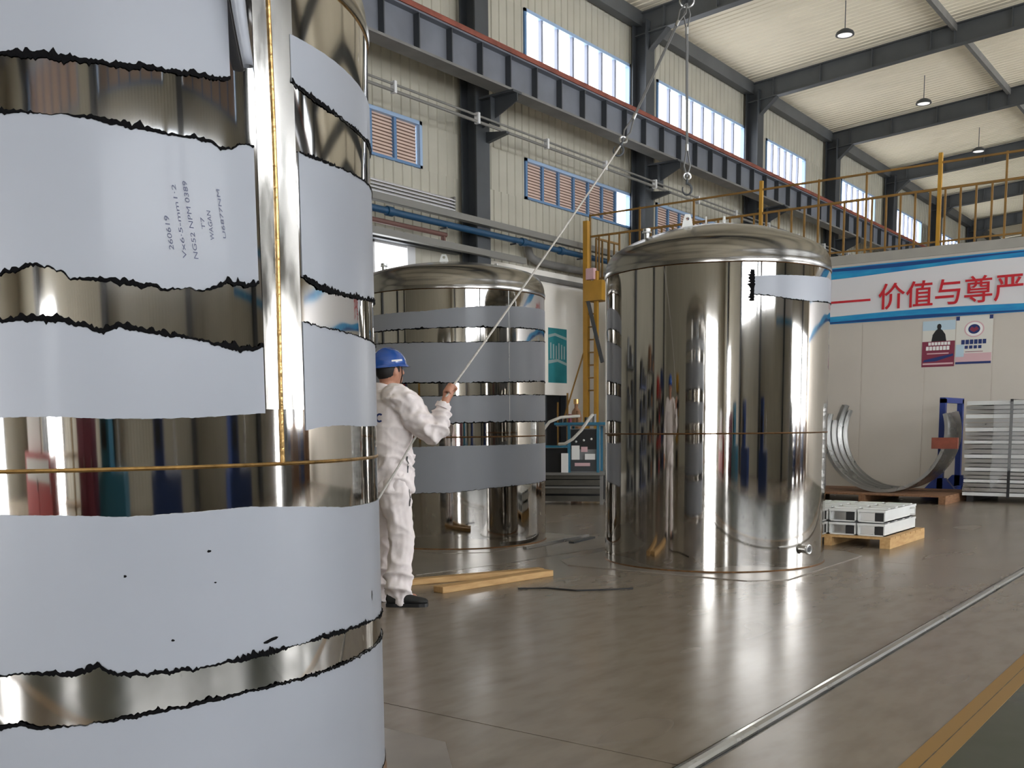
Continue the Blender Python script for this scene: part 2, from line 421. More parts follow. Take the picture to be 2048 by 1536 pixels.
wl = MB().box((X0, WY + .04, 0), (X1, WY + .10, 0.4)).build('wall_left', 'plaster', kind='structure')
ZA, ZB, ZC, ZD, ZE = 4.66, 6.11, 6.97, 8.62, 10.04
UP = [(18.6, 23.05), (24.4, 29.8), (31.4, 34.7), (38.2, 42.1), (44.8, 48.6), (51.4, 55.4)]
LO = [(10.6, 15.26), (18.6, 23.1), (24.4, 29.7)]
VX0, VX1 = 12.0, 50.0
rib_run(VX0, VX1, ZC, ZD, wl, 1.267)
rib_run(VX0, VX1, ZE, 11.35, wl, 1.267)
rib_run(VX0, VX1, ZA, ZB, wl, 1.267)
def gaps(rng, a, b):
    out = []; c = a
    for p, q in rng:
        if q < a or p > b: continue
        if p > c: out.append((c, p))
        c = max(c, q)
    if c < b: out.append((c, b))
    return out
for a, b in gaps(UP, VX0, VX1): rib_run(a, b, ZD, ZE, wl, 1.267)
for a, b in gaps(LO, VX0, VX1): rib_run(a, b, ZB, ZC, wl, 1.267)
# boards added behind the ribbed sheets to stop sky light leaking in
for a, b, z0, z1 in [(X0, X1, ZC, ZD), (X0, X1, ZE, 11.35), (X0, X1, ZA, ZB)] + [(a, b, ZD, ZE) for a, b in gaps(UP, X0, X1)] + [(a, b, ZB, ZC) for a, b in gaps(LO, X0, X1)]:
    MB().box((a, WY + .008, z0), (b, WY + .03, z1)).build('backing_board', 'cladding', wl)
# the stretches behind the camera and at the far end, in one sheet each
mb = MB()
for a, b, z0, z1 in ((X0, VX0, 0.4, 6.1), (X0, 10.6, 6.1, 6.97), (X0, VX0, 6.97, 11.35), (VX1, X1, ZA, ZD), (VX1, X1, ZE, 11.35)):
    r = ribbed(b - a, z1 - z0); mb.add([(x + a, y + WY, z + z0) for x, y, z in r.v], r.f)
o = put('wall_cladding', mb.mesh('wall_cladding', fix=False), 'cladding', wl); o['kind'] = 'stuff'
MB().box((48.6, WY, ZD), (51.4, WY + .02, ZE)).build('wall_infill', 'cladding', wl)
MB().box((55.4, WY, ZD), (X1, WY + .02, ZE)).build('wall_infill', 'cladding', wl)
# plastered lower wall, with the dark doorway cut out
MB().box((17.25, WY - .04, 0), (19.3, WY + .16, ZA)).build('plaster_wall', 'plaster', wl)
MB().box((20.18, WY - .04, 0), (X1, WY + .16, ZA)).build('plaster_wall', 'plaster', wl)
MB().box((19.3, WY - .04, 1.92), (20.18, WY + .16, ZA)).build('plaster_wall', 'plaster', wl)
MB().box((VX0, WY, 0), (17.25, WY + .1, 2.9)).build('plaster_wall', 'plaster', wl)
rib_run(15.0, 17.25, 2.9, ZA, wl, 1.12)
d1 = empty('door_1', (19.74, WY, 0), kind='structure')
MB().box((19.3, WY + .12, 0), (20.18, WY + .16, 1.92)).build('door_leaf', 'black', d1)  # black sheet painting the darkness inside the open doorway
for a in (19.3, 20.13): MB().box((a, WY - .05, 0), (a + .05, WY + .1, 1.92)).build('door_jamb', 'paint_dark', d1)

# ---- windows
def window(n, x0, x1, z0, z1, npane, y=WY, blind=None, s=1, pm='pane_shade'):
    """s=+1: the outside is at +y.  blind: number of panes covered by slatted blinds"""
    w_ = empty('window_%d' % n, ((x0 + x1) / 2, y, z0), kind='structure')
    f = 0.07; dy = s * 0.05
    def bx(a, b, c, d, e0, e1, nm, mt):
        ya, yb = sorted((y + s * e0, y + s * e1)); return MB().box((a, ya, c), (b, yb, d)).build(nm, mt, w_)
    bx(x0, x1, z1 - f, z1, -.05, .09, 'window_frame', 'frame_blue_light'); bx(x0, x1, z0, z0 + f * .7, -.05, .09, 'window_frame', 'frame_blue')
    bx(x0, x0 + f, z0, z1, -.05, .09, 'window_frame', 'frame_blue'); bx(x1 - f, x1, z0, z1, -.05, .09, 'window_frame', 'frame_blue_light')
    a, b = x0 + f, x1 - f; p = (b - a) / npane
    for i in range(1, npane): bx(a + i * p - .035, a + i * p + .035, z0 + .05, z1 - f, -.02, .06, 'mullion', 'mullion' if not blind else 'frame_blue')
    ya, yb = sorted((y + s * .06, y + s * .068))
    key = (round(p, 3), round(z1 - z0, 3), s, pm)
    for i in range(npane):
        me = RIB.get(('pane',) + key)
        if me is None:
            me = MB().box((.02, ya - y, .04), (p - .02, yb - y, z1 - z0 - f)).mesh('pane'); me.materials.append(MATS[pm]); RIB[('pane',) + key] = me
        inst('pane', me, w_, (a + i * p, y, z0))
        if blind and i < blind:
            k2 = ('blind',) + key; me = RIB.get(k2)
            if me is None:
                mb = MB(); n_ = int((z1 - z0 - .10) / .062) + 1
                for j in range(n_):
                    zz = .06 + j * .062; mb.bar((.03, s * .034, zz + .03), (p - .03, s * .034, zz + .03), .047, .004, up=(0, -.93 * s, .37))
                me = mb.mesh('blind'); me.materials.append(MATS['blind']); RIB[k2] = me
            ob = inst('blind', me, w_, (a + i * p, y, z0)); ob['kind'] = 'stuff'
            k3 = ('back',) + key; me = RIB.get(k3)  # added dark sheet that paints the shadow lines between the slats
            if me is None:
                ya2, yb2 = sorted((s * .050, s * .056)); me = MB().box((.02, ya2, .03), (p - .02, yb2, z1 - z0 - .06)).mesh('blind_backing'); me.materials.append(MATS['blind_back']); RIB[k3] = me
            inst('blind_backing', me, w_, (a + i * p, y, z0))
    return w_
wn = 1
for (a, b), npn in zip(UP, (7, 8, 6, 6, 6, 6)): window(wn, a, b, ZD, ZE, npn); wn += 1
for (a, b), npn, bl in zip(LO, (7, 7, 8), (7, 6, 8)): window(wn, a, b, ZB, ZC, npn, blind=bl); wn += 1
# low daylit window behind the middle tank
w_ = empty('window_%d' % wn, (13.4, WY, 2.9), kind='structure'); wn += 1
for i, a in enumerate((12.0, 12.93, 13.86)):
    MB().box((a + .04, WY + .05, 2.94), (a + .92, WY + .058, 4.6)).build('pane', 'pane_shade', w_)
    MB().box((a, WY - .03, 2.9), (a + .06, WY + .07, ZA)).build('mullion', 'frame_white', w_)
MB().box((14.78, WY - .05, 2.9), (15.0, WY + .07, ZA)).build('window_frame', 'frame_white', w_)
MB().box((12.0, WY - .03, 4.58), (14.8, WY + .07, ZA)).build('window_frame', 'frame_white', w_)
MB().box((12.0, WY - .03, 2.88), (14.8, WY + .07, 2.95)).build('window_frame', 'frame_white', w_)

# ---- opposite long wall and the two short walls (seen in the mirror steel)
wr = MB().box((X0, OY - .25, 0), (X1, OY - .05, 3.2)).build('wall_right', 'office_wall', kind='structure')
GATES = [(12.6, 19.6), (-10.6, -8.2), (34, 39)]
OUP = [(-10, -4.8), (-3.2, 2), (3.5, 8.7), (10.2, 15.4), (16.9, 22), (23.5, 28.7), (30.2, 35.4), (36.9, 42), (43.5, 48.7)]
mb = MB()
def addr(a, b, z0, z1):
    r = ribbed(b - a, z1 - z0); mb.add([(x + a, OY - y, z + z0) for x, y, z in r.v], r.f)
LOWIN = [(-3.4, 1.9), (2.1, 7.2)]
for a, b in gaps(sorted(GATES), X0, X1): addr(a, b, 0, 3.4)
addr(X0, X1, 3.4, 3.7)
for a, b in gaps(LOWIN, X0, X1): addr(a, b, 3.7, 4.6)
for a, b in gaps(LOWIN, X0, X1): addr(a, b, 4.6, 5.4)
addr(X0, X1, 5.4, 6.0)
for a, b in LOWIN: window(wn, a, b, 3.7, 5.4, 6, y=OY, s=-1, pm='pane'); wn += 1
addr(X0, X1, 7.3, ZD - .4); addr(X0, X1, ZE, 11.35)
for a, b in gaps(OUP, X0, X1): addr(a, b, ZD - .4, ZE); addr(a, b, 6.0, 7.3)
o = put('wall_cladding', mb.mesh('wall_cladding', fix=False), 'cladding', wr); o['kind'] = 'stuff'
for a, b in OUP:
    window(wn, a, b, ZD - .4, ZE, 6, y=OY, s=-1); wn += 1
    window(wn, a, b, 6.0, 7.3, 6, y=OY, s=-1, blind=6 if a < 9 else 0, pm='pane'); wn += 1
for i, (a, b) in enumerate(GATES):
    d = empty('door_%d' % (i + 2), ((a + b) / 2, OY, 0), kind='structure')
    MB().box((a + .06, OY - .02, 0), (b - .06, OY, 3.3)).build('daylight_opening', 'gate_light', d)
    for x in (a, b - .08, (a + b) / 2 - .04): MB().box((x, OY, 0), (x + .08, OY + .1, 3.4)).build('door_post', 'paint_dark', d)
    for z in (3.3, 1.9): MB().box((a, OY, z), (b, OY + .1, z + .1)).build('door_rail', 'paint_dark', d)
MB().prism([(OY, 0), (-7.5, 0), (-7.5, 4.2), (-2.5, 4.2), (-2.5, 0), (WY, 0), (WY, 11.3), (1.5, 12.15), (OY, 11.3)], 0, X0 - .1, X0).build('wall_rear', 'cladding', kind='structure')
d = empty('door_9', (X0, -3, 0), kind='structure')
MB().box((X0 - .12, -7.4, 0), (X0 - .1, -2.6, 4.15)).build('daylight_opening', 'gate_light', d)
for y in (-7.5, -5.04, -2.58): MB().box((X0 - .1, y, 0), (X0 + .05, y + .08, 4.2)).build('door_post', 'paint_dark', d)
MB().box((X0 - .1, -7.5, 4.15), (X0 + .05, -2.5, 4.25)).build('door_rail', 'paint_dark', d)
MB().prism([(OY, 0), (WY, 0), (WY, 11.3), (1.5, 12.15), (OY, 11.3)], 0, X1, X1 + .1).build('wall_far', 'cladding', kind='structure')

# ---- roof
cl = MB().box((X0, 1.4, zr(1.5) + .06), (X1, 1.6, zr(1.5) + .12)).build('ceiling', 'ceiling_white', kind='structure')
sl = math.hypot(12.0, .852)
rm = ribbed(1.112, sl, 0.2224, .02); me_roof = MB()
me_roof.add([(x, -z * 12.0 / sl, y + z * .852 / sl) for x, y, z in rm.v], rm.f)
mer = me_roof.mesh('roof_panel', fix=False); mer.materials.append(MATS['ceiling_white'])
rm2 = MB(); rm2.add([(x, z * 12.0 / sl, y + z * .852 / sl) for x, y, z in rm.v], rm.f)
mer2 = rm2.mesh('roof_panel', fix=False); mer2.materials.append(MATS['ceiling_white'])
x = X0
while x < X1:
    inst('roof_panel', mer, cl, (x, 13.5, 11.33)); inst('roof_panel', mer2, cl, (x, -10.5, 11.33)); x += 1.112
# eave beam, tie beams
for i, (y, z, dd, ww) in enumerate(((13.34, 11.10, .34, .24), (7.6, zr(7.6) - .17, .2, .1), (1.5, zr(1.5) - .25, .2, .1), (-10.3, 11.1, .34, .24))):
    MB().box((X0, y - ww / 2, z - dd / 2), (X1, y + ww / 2, z + dd / 2)).build('trim_%d' % (i + 1), 'flange_grey' if i else 'rafter_grey', kind='structure')

# ---- frames: columns and rafters
mbc = MB()
mbc.box((-.21, 0, 0), (.21, .03, 11.0)); mbc.box((-.21, .37, 0), (.21, .40, 11.0)); mbc.box((-.012, .03, 0), (.012, .37, 11.0))
mec = mbc.mesh('steel_column'); mec.materials.append(MATS['paint_dark'])
mbr = MB()
for a, b in (((13.4, 11.24 - .29), (1.5, 12.09 - .29)), ((-10.4, 11.24 - .29), (1.5, 12.09 - .29))):
    beam_i(mbr, (0, a[0], a[1]), (0, b[0], b[1]), .54, .24, .016, .024)
mer_ = mbr.mesh('roof_rafter'); mer_.materials.append(MATS['rafter_grey'])
mst = MB().box((-.11, -.008, -.25), (.11, .008, .25)).mesh('stiffener'); mst.materials.append(MATS['rafter_grey'])
mkn = MB().prism([(13.02, 10.72), (12.5, 10.74), (13.02, 10.3)], 0, -.014, .014).mesh('knee_plate'); mkn.materials.append(MATS['rafter_grey'])
mkf = MB().bar((0, 12.5, 10.74), (0, 13.02, 10.3), .2, .02).mesh('knee_flange'); mkf.materials.append(MATS['rafter_grey'])
for x in COLX:
    c = bpy.data.objects.new('steel_column', mec); COL.objects.link(c); c.location = (x, 13.0, 0); c['kind'] = 'structure'
    c = bpy.data.objects.new('steel_column', mec); COL.objects.link(c); c.location = (x, -10.4, 0); c['kind'] = 'structure'
    r = bpy.data.objects.new('roof_rafter', mer_); COL.objects.link(r); r.location = (x, 0, 0); r['kind'] = 'structure'
    for y in (12.6, 11.2, 9.75, 8.2, 7.6, 6.2, 4.5):
        inst('stiffener', mst, r, (x, y, zr(y) - .35))
    inst('knee_plate', mkn, r, (x, 0, 0)); inst('knee_flange', mkf, r, (x, 0, 0))

# ---- crane girder along the wall
cg = empty('crane_girder', (20, 12.4, 7.62), 'long dark grey crane girder with red rail running along the windowed wall', 'crane girder')
beam_i(MB(), (X0 + .5, 12.4, 7.95), (X1 - .5, 12.4, 7.95), .66, .30, .02, .03).build('girder', 'crane_grey', cg)
MB().box((X0 + .5, 12.22, 7.60), (X1 - .5, 12.58, 7.645)).build('bottom_flange', 'flange_grey', cg)
MB().box((X0 + .5, 12.22, 8.28), (X1 - .5, 12.6, 8.36)).build('top_flange', 'rail_red', cg)
MB().prism([(12.33, 8.36), (12.47, 8.36), (12.44, 8.40), (12.445, 8.45), (12.355, 8.45), (12.36, 8.40)], 0, X0 + .5, X1 - .5).build('crane_rail', 'rail_red', cg)
ms = MB().box((-.012, -.14, 0), (.012, 0, .62)).mesh('stiffener'); ms.materials.append(MATS['paint_dark'])
x = 13.02 - .87 * 4
while x < 45:
    inst('stiffener', ms, cg, (x, 12.4, 7.65)); x += .87
cg2 = empty('crane_girder', (20, -9.4, 7.62), 'dark crane girder with red rail on the wall behind the photographer', 'crane girder')
beam_i(MB(), (X0 + .5, -9.4, 7.95), (X1 - .5, -9.4, 7.95), .66, .30, .02, .03).build('girder', 'crane_grey', cg2)
MB().box((X0 + .5, -9.55, 8.28), (X1 - .5, -9.2, 8.42)).build('crane_rail', 'rail_red', cg2)
POS = ['behind the middle tank', 'left of the yellow railing', 'above the right tank', 'fourth from the left tank', 'fifth from the left tank']
for i, x in enumerate(COLX):
    for s, yy in ((1, 13.0), (-1, -10.0)):
        b = MB(); b.prism([(yy, 7.58), (yy - s * .85, 7.58), (yy - s * .85, 7.42), (yy, 7.05)], 0, x - .012, x + .012)
        b.box((x - .14, min(yy, yy - s * .85), 7.56), (x + .14, max(yy, yy - s * .85), 7.60))
        b.box((x - .14, yy - s * .3 - .01, 7.05), (x + .14, yy - s * .3 + .01, 7.56))
        b.build('girder_bracket', 'paint_dark', cg if s > 0 else cg2)

# conductor bars under the girder
cb = empty('conductor_rail', (20, 12.62, 7.0), 'pair of thin pale conductor bars strung below the crane girder', 'conductor rail')
for z, r_ in ((7.08, .022), (6.97, .03)):
    MB().tube([(X0 + 1, 12.62, z), (X1 - 1, 12.62, z)], r_, 8).build('conductor_bar', 'pipe_grey', cb)
mh = MB().box((-.03, -.05, 0), (.03, .05, .2)).mesh('hanger'); mh.materials.append(MATS['frame_white'])
x = 13.6
while x < 44: inst('hanger', mh, cb, (x, 12.62, 6.93)); x += 2.3
for x in COLX[3:]:
    b = MB(); b.prism([(13.0, 7.0), (12.5, 6.94), (12.5, 6.90), (13.0, 6.80)], 0, x + .1, x + .2); b.build('bracket', 'steel_dark', cb)

# pipes and ledges below the cladding
def run(name, label, cat, mk, mt, pmt=None):
    return mk.build(name, mt, None, label=label, cat=cat)
run('cable_tray', 'light grey channel running along the cladding above the blue pipe', 'channel',
    MB().box((VX0 - .3, 12.84, 5.16), (22.4, 12.98, 5.28)), 'pipe_grey')
bp = empty('blue_pipe', (16, 12.88, 5.0), 'blue painted pipe with couplings along the wall above the middle tank', 'pipe')
MB().tube([(VX0 - .3, 12.88, 5.01), (22.4, 12.88, 5.01)], .062, 14).build('pipe', 'pipe_blue', bp)
for x in (13.7, 17.7, 19.1):
    MB().tube([(x - .07, 12.88, 5.01), (x + .07, 12.88, 5.01)], .085, 14).build('coupling', 'pipe_blue', bp)
for x in (13.2, 15.2, 17.4, 19.9):
    MB().box((x - .02, 12.82, 4.92), (x + .02, 12.98, 4.95)).build('clamp', 'steel_dark', bp)
MB().box((15.2, 12.9, 4.70), (15.25, 12.98, 4.79)).tube([(VX0, 12.94, 4.83), (15.3, 12.94, 4.83)], .045, 12).build('brown_pipe', 'pipe_brown', None, label='thin rusty brown pipe just under the blue pipe', cat='pipe')
MB().box((VX0, 12.86, 4.58), (17.8, 12.98, 4.70)).build('lintel_beam', 'pipe_grey', None, label='grey steel lintel over the low bright window', cat='beam')
MB().box((VX0, 13.3, 4.62), (16.2, 13.46, 4.68)).build('trim_5', 'steel_dark', kind='structure')
MB().tube([(18.45, 13.3, 5.2), (18.47, 13.3, 5.0), (18.55, 13.3, 4.86), (18.75, 13.3, 4.80), (19.2, 13.3, 4.78), (23.0, 13.3, 4.78)], .085, 12).build(
    'duct', 'flange_grey', None, label='dark grey duct with an elbow on the plaster wall behind the rope', cat='duct')
MB().box((18.7, 13.36, 4.42), (23.0, 13.46, 4.52)).build('wall_ledge', 'flange_grey', None, label='thin dark ledge across the plaster wall below the grey duct', cat='ledge')
lv = empty('louvre_panel', (14, WY, 5.42), 'pale louvred vent panel on the wall above the blue pipe', 'louvre')
for j in range(5):
    z = 5.42 + j * .062
    MB().bar((12.2, 13.40, z), (16.1, 13.40, z), .10, .018, up=(0, -.5, .86)).build('slat', 'frame_white', lv)
MB().box((16.08, 13.36, 5.38), (16.12, 13.48, 5.72)).build('end_frame', 'flange_grey', lv)

# ---- pendant lamps
def lamp(x, y, label, lit=True):
    z = 10.82; t = empty('pendant_lamp', (x, y, z), label, 'lamp', 'high-bay lamps under the roof')
    top = zr(y) + .02
    MB().tube([(x, y, z + .1), (x, y, top)], .012, 8).build('rod', 'steel_dark', t)
    MB().lathe([(.02, .12), (.10, .11), (.20, .05), (.225, .0), (.225, -.03), (.19, -.035), (.18, -.02), (.0, -.02)], (x, y, z), 28).build('lamp_shade', 'steel_dark', t)
    MB().lathe([(.0, -.026), (.175, -.026), (.175, -.022)], (x, y, z), 24).build('diffuser', 'lamp_glow', t)
for x, lb in ((26.5, 'round black pendant lamp nearest the camera, highest in the photo'), (33.5, 'round black pendant lamp hanging second of three'), (40.5, 'small round black pendant lamp farthest down the hall')):
    lamp(x, 9.35, lb)

# ================================================================== INNER BUILDING WITH MEZZANINE
BX = 20.0
wf = MB().box((BX, OY, 0), (BX + .2, 11.2, 4.24)).build('wall_back', 'office_wall', kind='structure')
for j in range(19):
    y = 11.2 - 1.16 * j
    MB().box((BX - .006, max(OY, y - 1.15), .12), (BX, y - .01, 4.24)).build('wall_panel', 'office_wall', wf)
MB().box((BX - .03, OY, 4.24), (27.0, 11.25, 4.41)).build('trim_6', 'deck_edge', kind='structure')
MB().box((BX, 11.25, 4.35), (21.3, 12.78, 4.41)).build('trim_7', 'deck_edge', kind='structure')
MB().box((BX + .2, 11.0, 0), (27.0, 11.2, 4.24)).build('wall_side', 'office_wall', kind='structure')

def railing(label, pts_axis, const, a, b, tall, sp=.262, z0=4.41, axis='y'):
    P = (lambda t, z: (const, t, z)) if axis == 'y' else (lambda t, z: (t, const, z))
    t_ = empty('guard_railing', P((a + b) / 2, z0), label, 'railing')
    bm_ = MB().box((-.016, -.016, 0), (.016, .016, 1.0)).mesh('baluster'); bm_.materials.append(MATS['ochre'])
    MB().bar(P(a, z0 + 1.01), P(b, z0 + 1.01), .045, .04).build('handrail', 'ochre', t_)
    MB().bar(P(a, z0 + .08), P(b, z0 + .08), .03, .03).build('bottom_rail', 'ochre', t_)
    t = a
    while t <= b:
        if min([9] + [abs(t - q) for q in tall]) > .1: inst('baluster', bm_, t_, P(t, z0))
        t += sp
    if tall:
        MB().bar(P(a, z0 + 1.47), P(b, z0 + 1.47), .035, .035).build('upper_rail', 'ochre', t_)
        for i, q in enumerate(tall):
            big = abs(q - 8.68) < .01 or abs(q - 5.26) < .01 or abs(q) < .01
            MB().bar(P(q, z0), P(q, z0 + 1.5 + (.14 if big else 0)), .065 if big else .034, .065 if big else .034).build('post', 'yellow' if big else 'ochre', t_)
    return t_
railing('yellow steel guard railing along the front edge of the mezzanine above the banner', None, BX + .05, -10.3, 12.73, [12.73, 11.46, 10.17, 8.68, 7.5, 6.58, 5.26, 4.15, 2.8, 1.4, 0, -2, -4, -6, -8])
railing('yellow guard railing on the far side of the mezzanine deck', None, 26.9, -10.3, 11.1, [])
railing('short yellow side railing where the stairs reach the mezzanine', None, 12.73, BX + .3, 21.3, [], axis='x')

# yellow stair tower beside the plaster wall
st = empty('stair_tower', (19.75, 12.6, 0), 'yellow steel stair tower with landing box between the plaster wall and right tank', 'stairs')
for (x, y, wd) in ((19.72, 12.62, .11), (19.72, 12.36, .08)):
    MB().box((x - wd / 2, y - wd / 2, 0), (x + wd / 2, y + wd / 2, 5.7 if y > 12.5 else 4.6)).build('post', 'yellow', st)
MB().box((19.55, 12.12, 3.95), (19.95, 12.58, 4.38)).build('landing_box', 'yellow', st)
MB().box((19.6, 12.36, 4.42), (19.72, 12.56, 4.66)).build('junction_box', 'pink', st)
MB().bar((19.6, 12.5, 3.95), (19.62, 12.14, 2.6), .05, .07).build('stringer', 'paint_dark', st)
MB().bar((19.5, 13.15, 1.2), (19.7, 12.62, 3.0), .03, .03).build('stair_handrail', 'ochre', st)
MB().bar((19.5, 13.25, 1.75), (19.5, 13.25, 0), .03, .03).build('newel', 'ochre', st)
MB().bar((19.45, 12.95, 0), (19.45, 12.95, 1.95), .03, .03).build('newel', 'ochre', st)
for j in range(9):
    z = 2.0 + j * .28; MB().bar((19.72, 12.62, z), (19.72, 12.36, z), .03, .03).build('rung', 'ochre', st)

# ---- banner
def banner(o, ax_sign, label, text, ybeg, yend, x, z0, z1, txt, ty, tz, ts, dash=None):
    t = empty('wall_banner', (x, (ybeg + yend) / 2, z0), label, 'banner')
    s = ax_sign
    lo, hi = min(ybeg, yend), max(ybeg, yend)
    MB().box((min(x, x + s * .02), lo, z0), (max(x, x + s * .02), hi, z1)).build('panel', 'banner_white', t)
    N = 40
    def wave(fa, fb, nm, mt, e):
        top = []; bot = []
        for i in range(N + 1):
            y = lo + (hi - lo) * i / N; top.append((y, fa(y))); bot.append((y, fb(y)))
        a_, b_ = sorted((x + s * .02, x + s * (.02 + e)))
        MB().prism(bot + top[::-1], 0, a_, b_).build(nm, mt, t)
    wave(lambda y: z1, lambda y: z1 - .17 - .05 * math.sin(y * .9 + 1.0), 'blue_band', 'banner_blue', .004)
    wave(lambda y: z1 - .02, lambda y: z1 - .065 - .025 * math.sin(y * 1.3), 'navy_streak', 'banner_navy', .007)
    wave(lambda y: z0 + .15 + .025 * math.sin(y * 1.1 + 2), lambda y: z0, 'blue_band', 'banner_blue', .004)
    wave(lambda y: z0 + .05 + .02 * math.sin(y * 1.4), lambda y: z0 + .01, 'navy_streak', 'banner_navy', .007)
    me = text_mesh(txt, ts, .006, .004)
    lt = put('lettering', me, 'red_paint', None)
    if s < 0: lt.matrix_world = Matrix(((0, 0, -1, x - .034), (-1, 0, 0, ty), (0, 1, 0, tz), (0, 0, 0, 1)))
    lt.parent = t; lt.matrix_parent_inverse = t.matrix_basis.inverted()
    if dash:
        MB().box((x - .04, dash[1], dash[2]), (x - .02, dash[0], dash[3])).build('dash', 'red_paint', t)
    return t
banner(None, -1, 'long white and blue wall banner with red Chinese lettering beside right tank', None, 11.0, -9.5, BX - .006, 3.13, 4.19,
       '价值与尊严的', 6.28, 3.385, .505, dash=(7.9, 6.42, 3.52, 3.56))

# ---- posters on the office wall
def flat(x, y0, y1, z0, z1, mt, nm, par, e=.002):
    return MB().box((x - e, min(y0, y1), z0), (x, max(y0, y1), z1)).build(nm, mt, par)
p1 = empty('poster', (BX - .01, 5.16, 2.24), 'poster with a dark figure silhouette over maroon ground, left of two', 'poster')
X = BX - .007
flat(X, 5.45, 4.88, 2.24, 3.07, 'poster_cream', 'sheet', p1, .004)
flat(X - .004, 5.45, 4.88, 2.90, 3.07, 'poster_sky', 'sky_band', p1)
flat(X - .004, 5.45, 4.88, 2.24, 2.70, 'maroon', 'ground_band', p1)
fig = [(-.13, 2.70), (-.11, 2.82), (-.055, 2.90), (-.03, 2.915), (-.03, 2.93), (-.04, 2.96), (-.03, 3.0), (0, 3.015), (.03, 3.0), (.04, 2.96), (.03, 2.93), (.03, 2.915), (.055, 2.90), (.11, 2.82), (.13, 2.70)]
MB().prism([(5.16 + a, b) for a, b in fig], 0, X - .008, X - .005).build('figure', 'black', p1)
for i, (z, h_, a, b, mt) in enumerate(((2.63, .055, 5.34, 4.95, 'paper'), (2.54, .07, 5.38, 4.96, 'paper'), (2.47, .02, 5.36, 4.98, 'pink'), (2.28, .03, 5.43, 4.90, 'pink'))):
    n = 7 if i < 2 else 1
    for k in range(n):
        wd = (a - b) / n; flat(X - .006, a - k * wd, a - (k + .8 if n > 1 else k + 1) * wd, z, z + h_, mt, 'print_mark', p1)
MB().prism([(5.43, 2.33), (5.2, 2.34), (4.9, 2.43), (4.9, 2.47), (5.15, 2.42), (5.4, 2.37)], 0, X - .008, X - .006).build('swoosh', 'navy', p1)
p2 = empty('poster', (BX - .01, 4.56, 2.27), 'pale pink poster with a round blue emblem, right of two', 'poster')
flat(X, 4.865, 4.255, 2.27, 3.12, 'poster_cream', 'sheet', p2, .004)
flat(X - .004, 4.86, 4.26, 2.27, 2.46, 'pink', 'pink_band', p2); flat(X - .006, 4.86, 4.26, 2.27, 2.31, 'navy', 'navy_band', p2)
flat(X - .005, 4.86, 4.72, 2.40, 2.62, 'poster_sky', 'sky_patch', p2)
for R_, mt, e in ((.17, 'pink', .0055), (.145, 'paper', .0065), (.10, 'navy', .008)):
    MB().prism([(4.56 + R_ * math.cos(a * PI / 12), 2.885 + R_ * .85 * math.sin(a * PI / 12)) for a in range(24)], 0, X - e - .001, X - .004).build('emblem_disc', mt, p2)
MB().prism([(4.64, 2.88), (4.6, 2.93), (4.56, 2.9), (4.52, 2.93), (4.48, 2.88), (4.53, 2.85), (4.56, 2.83), (4.6, 2.85)], 0, X - .011, X - .009).build('emblem_mark', 'maroon', p2)
for k in range(6): flat(X - .006, 4.77 - k * .072, 4.77 - k * .072 - .058, 2.62, 2.70, 'navy', 'print_mark', p2)
for k in range(4): flat(X - .006, 4.71 - k * .076, 4.71 - k * .076 - .055, 2.54, 2.595, 'navy', 'print_mark', p2)
flat(X - .006, 4.70, 4.40, 2.48, 2.49, 'maroon', 'print_line', p2)
for y in (4.84, 4.28): flat(X - .008, y + .03, y - .03, 3.05, 3.12, 'navy', 'corner_mark', p2)

# teal poster on the plaster wall
tp = empty('poster', (19.8, WY - .04, 2.2), 'tall teal poster of pale columns on the plaster wall above the doorway', 'poster')
MB().box((19.43, WY - .046, 2.2), (20.18, WY - .04, 3.43)).build('sheet', 'teal', tp)
for k in range(6):
    a = 19.5 + k * .11; MB().box((a, WY - .049, 2.74), (a + .05, WY - .046, 3.10 - .03 * (k % 3))).build('printed_column', 'teal_pale', tp)
MB().prism([(19.43, 3.2), (19.7, 3.26), (20.18, 3.18), (20.18, 3.24), (19.7, 3.32), (19.43, 3.27)], 1, WY - .048, WY - .046).build('printed_wave', 'teal_pale', tp)
MB().prism([(19.43, 2.62), (19.8, 2.68), (20.18, 2.6), (20.18, 2.66), (19.8, 2.74), (19.43, 2.7)], 1, WY - .048, WY - .046).build('printed_wave', 'teal_pale', tp)
mat('scratched', (0.27, 0.26, 0.24), 0.17, 1.0, rvar=0.10, scale=14, bump=0.10, bscale=14, stretch=(1, 1, 0.25))
# ================================================================== TANKS
TL = (1.961, 3.302, 1.0); TM = (8.654, 7.249, .994); TR = (8.715, 4.192, .994)
def unwrap(pts, ref):
    return sorted(((t - 360 if t - ref > 180 else t + 360 if t - ref < -180 else t), z) for t, z in pts)
def interp(pts, t):
    if t <= pts[0][0]: return pts[0][1] + .012 * (noise.noise((t * .05, pts[0][1] * 9, 3)) - noise.noise((pts[0][0] * .05, pts[0][1] * 9, 3)))
    if t >= pts[-1][0]: return pts[-1][1] + .012 * (noise.noise((t * .05, pts[-1][1] * 9, 3)) - noise.noise((pts[-1][0] * .05, pts[-1][1] * 9, 3)))
    for (a, za), (b, zb) in zip(pts, pts[1:]):
        if a <= t <= b: return za + (zb - za) * (t - a) / max(1e-6, b - a)
def jag(t, seed, amp):
    return amp * (noise.noise((t * .55, seed, 0)) * .6 + noise.noise((t * 1.9, seed, 5)) * .5 + noise.noise((t * 5.5, seed, 9)) * .35)
def cyl_pt(T, t, z, dr):
    a = math.radians(t); r = T[2] + dr; return (T[0] + r * math.cos(a), T[1] + r * math.sin(a), z)
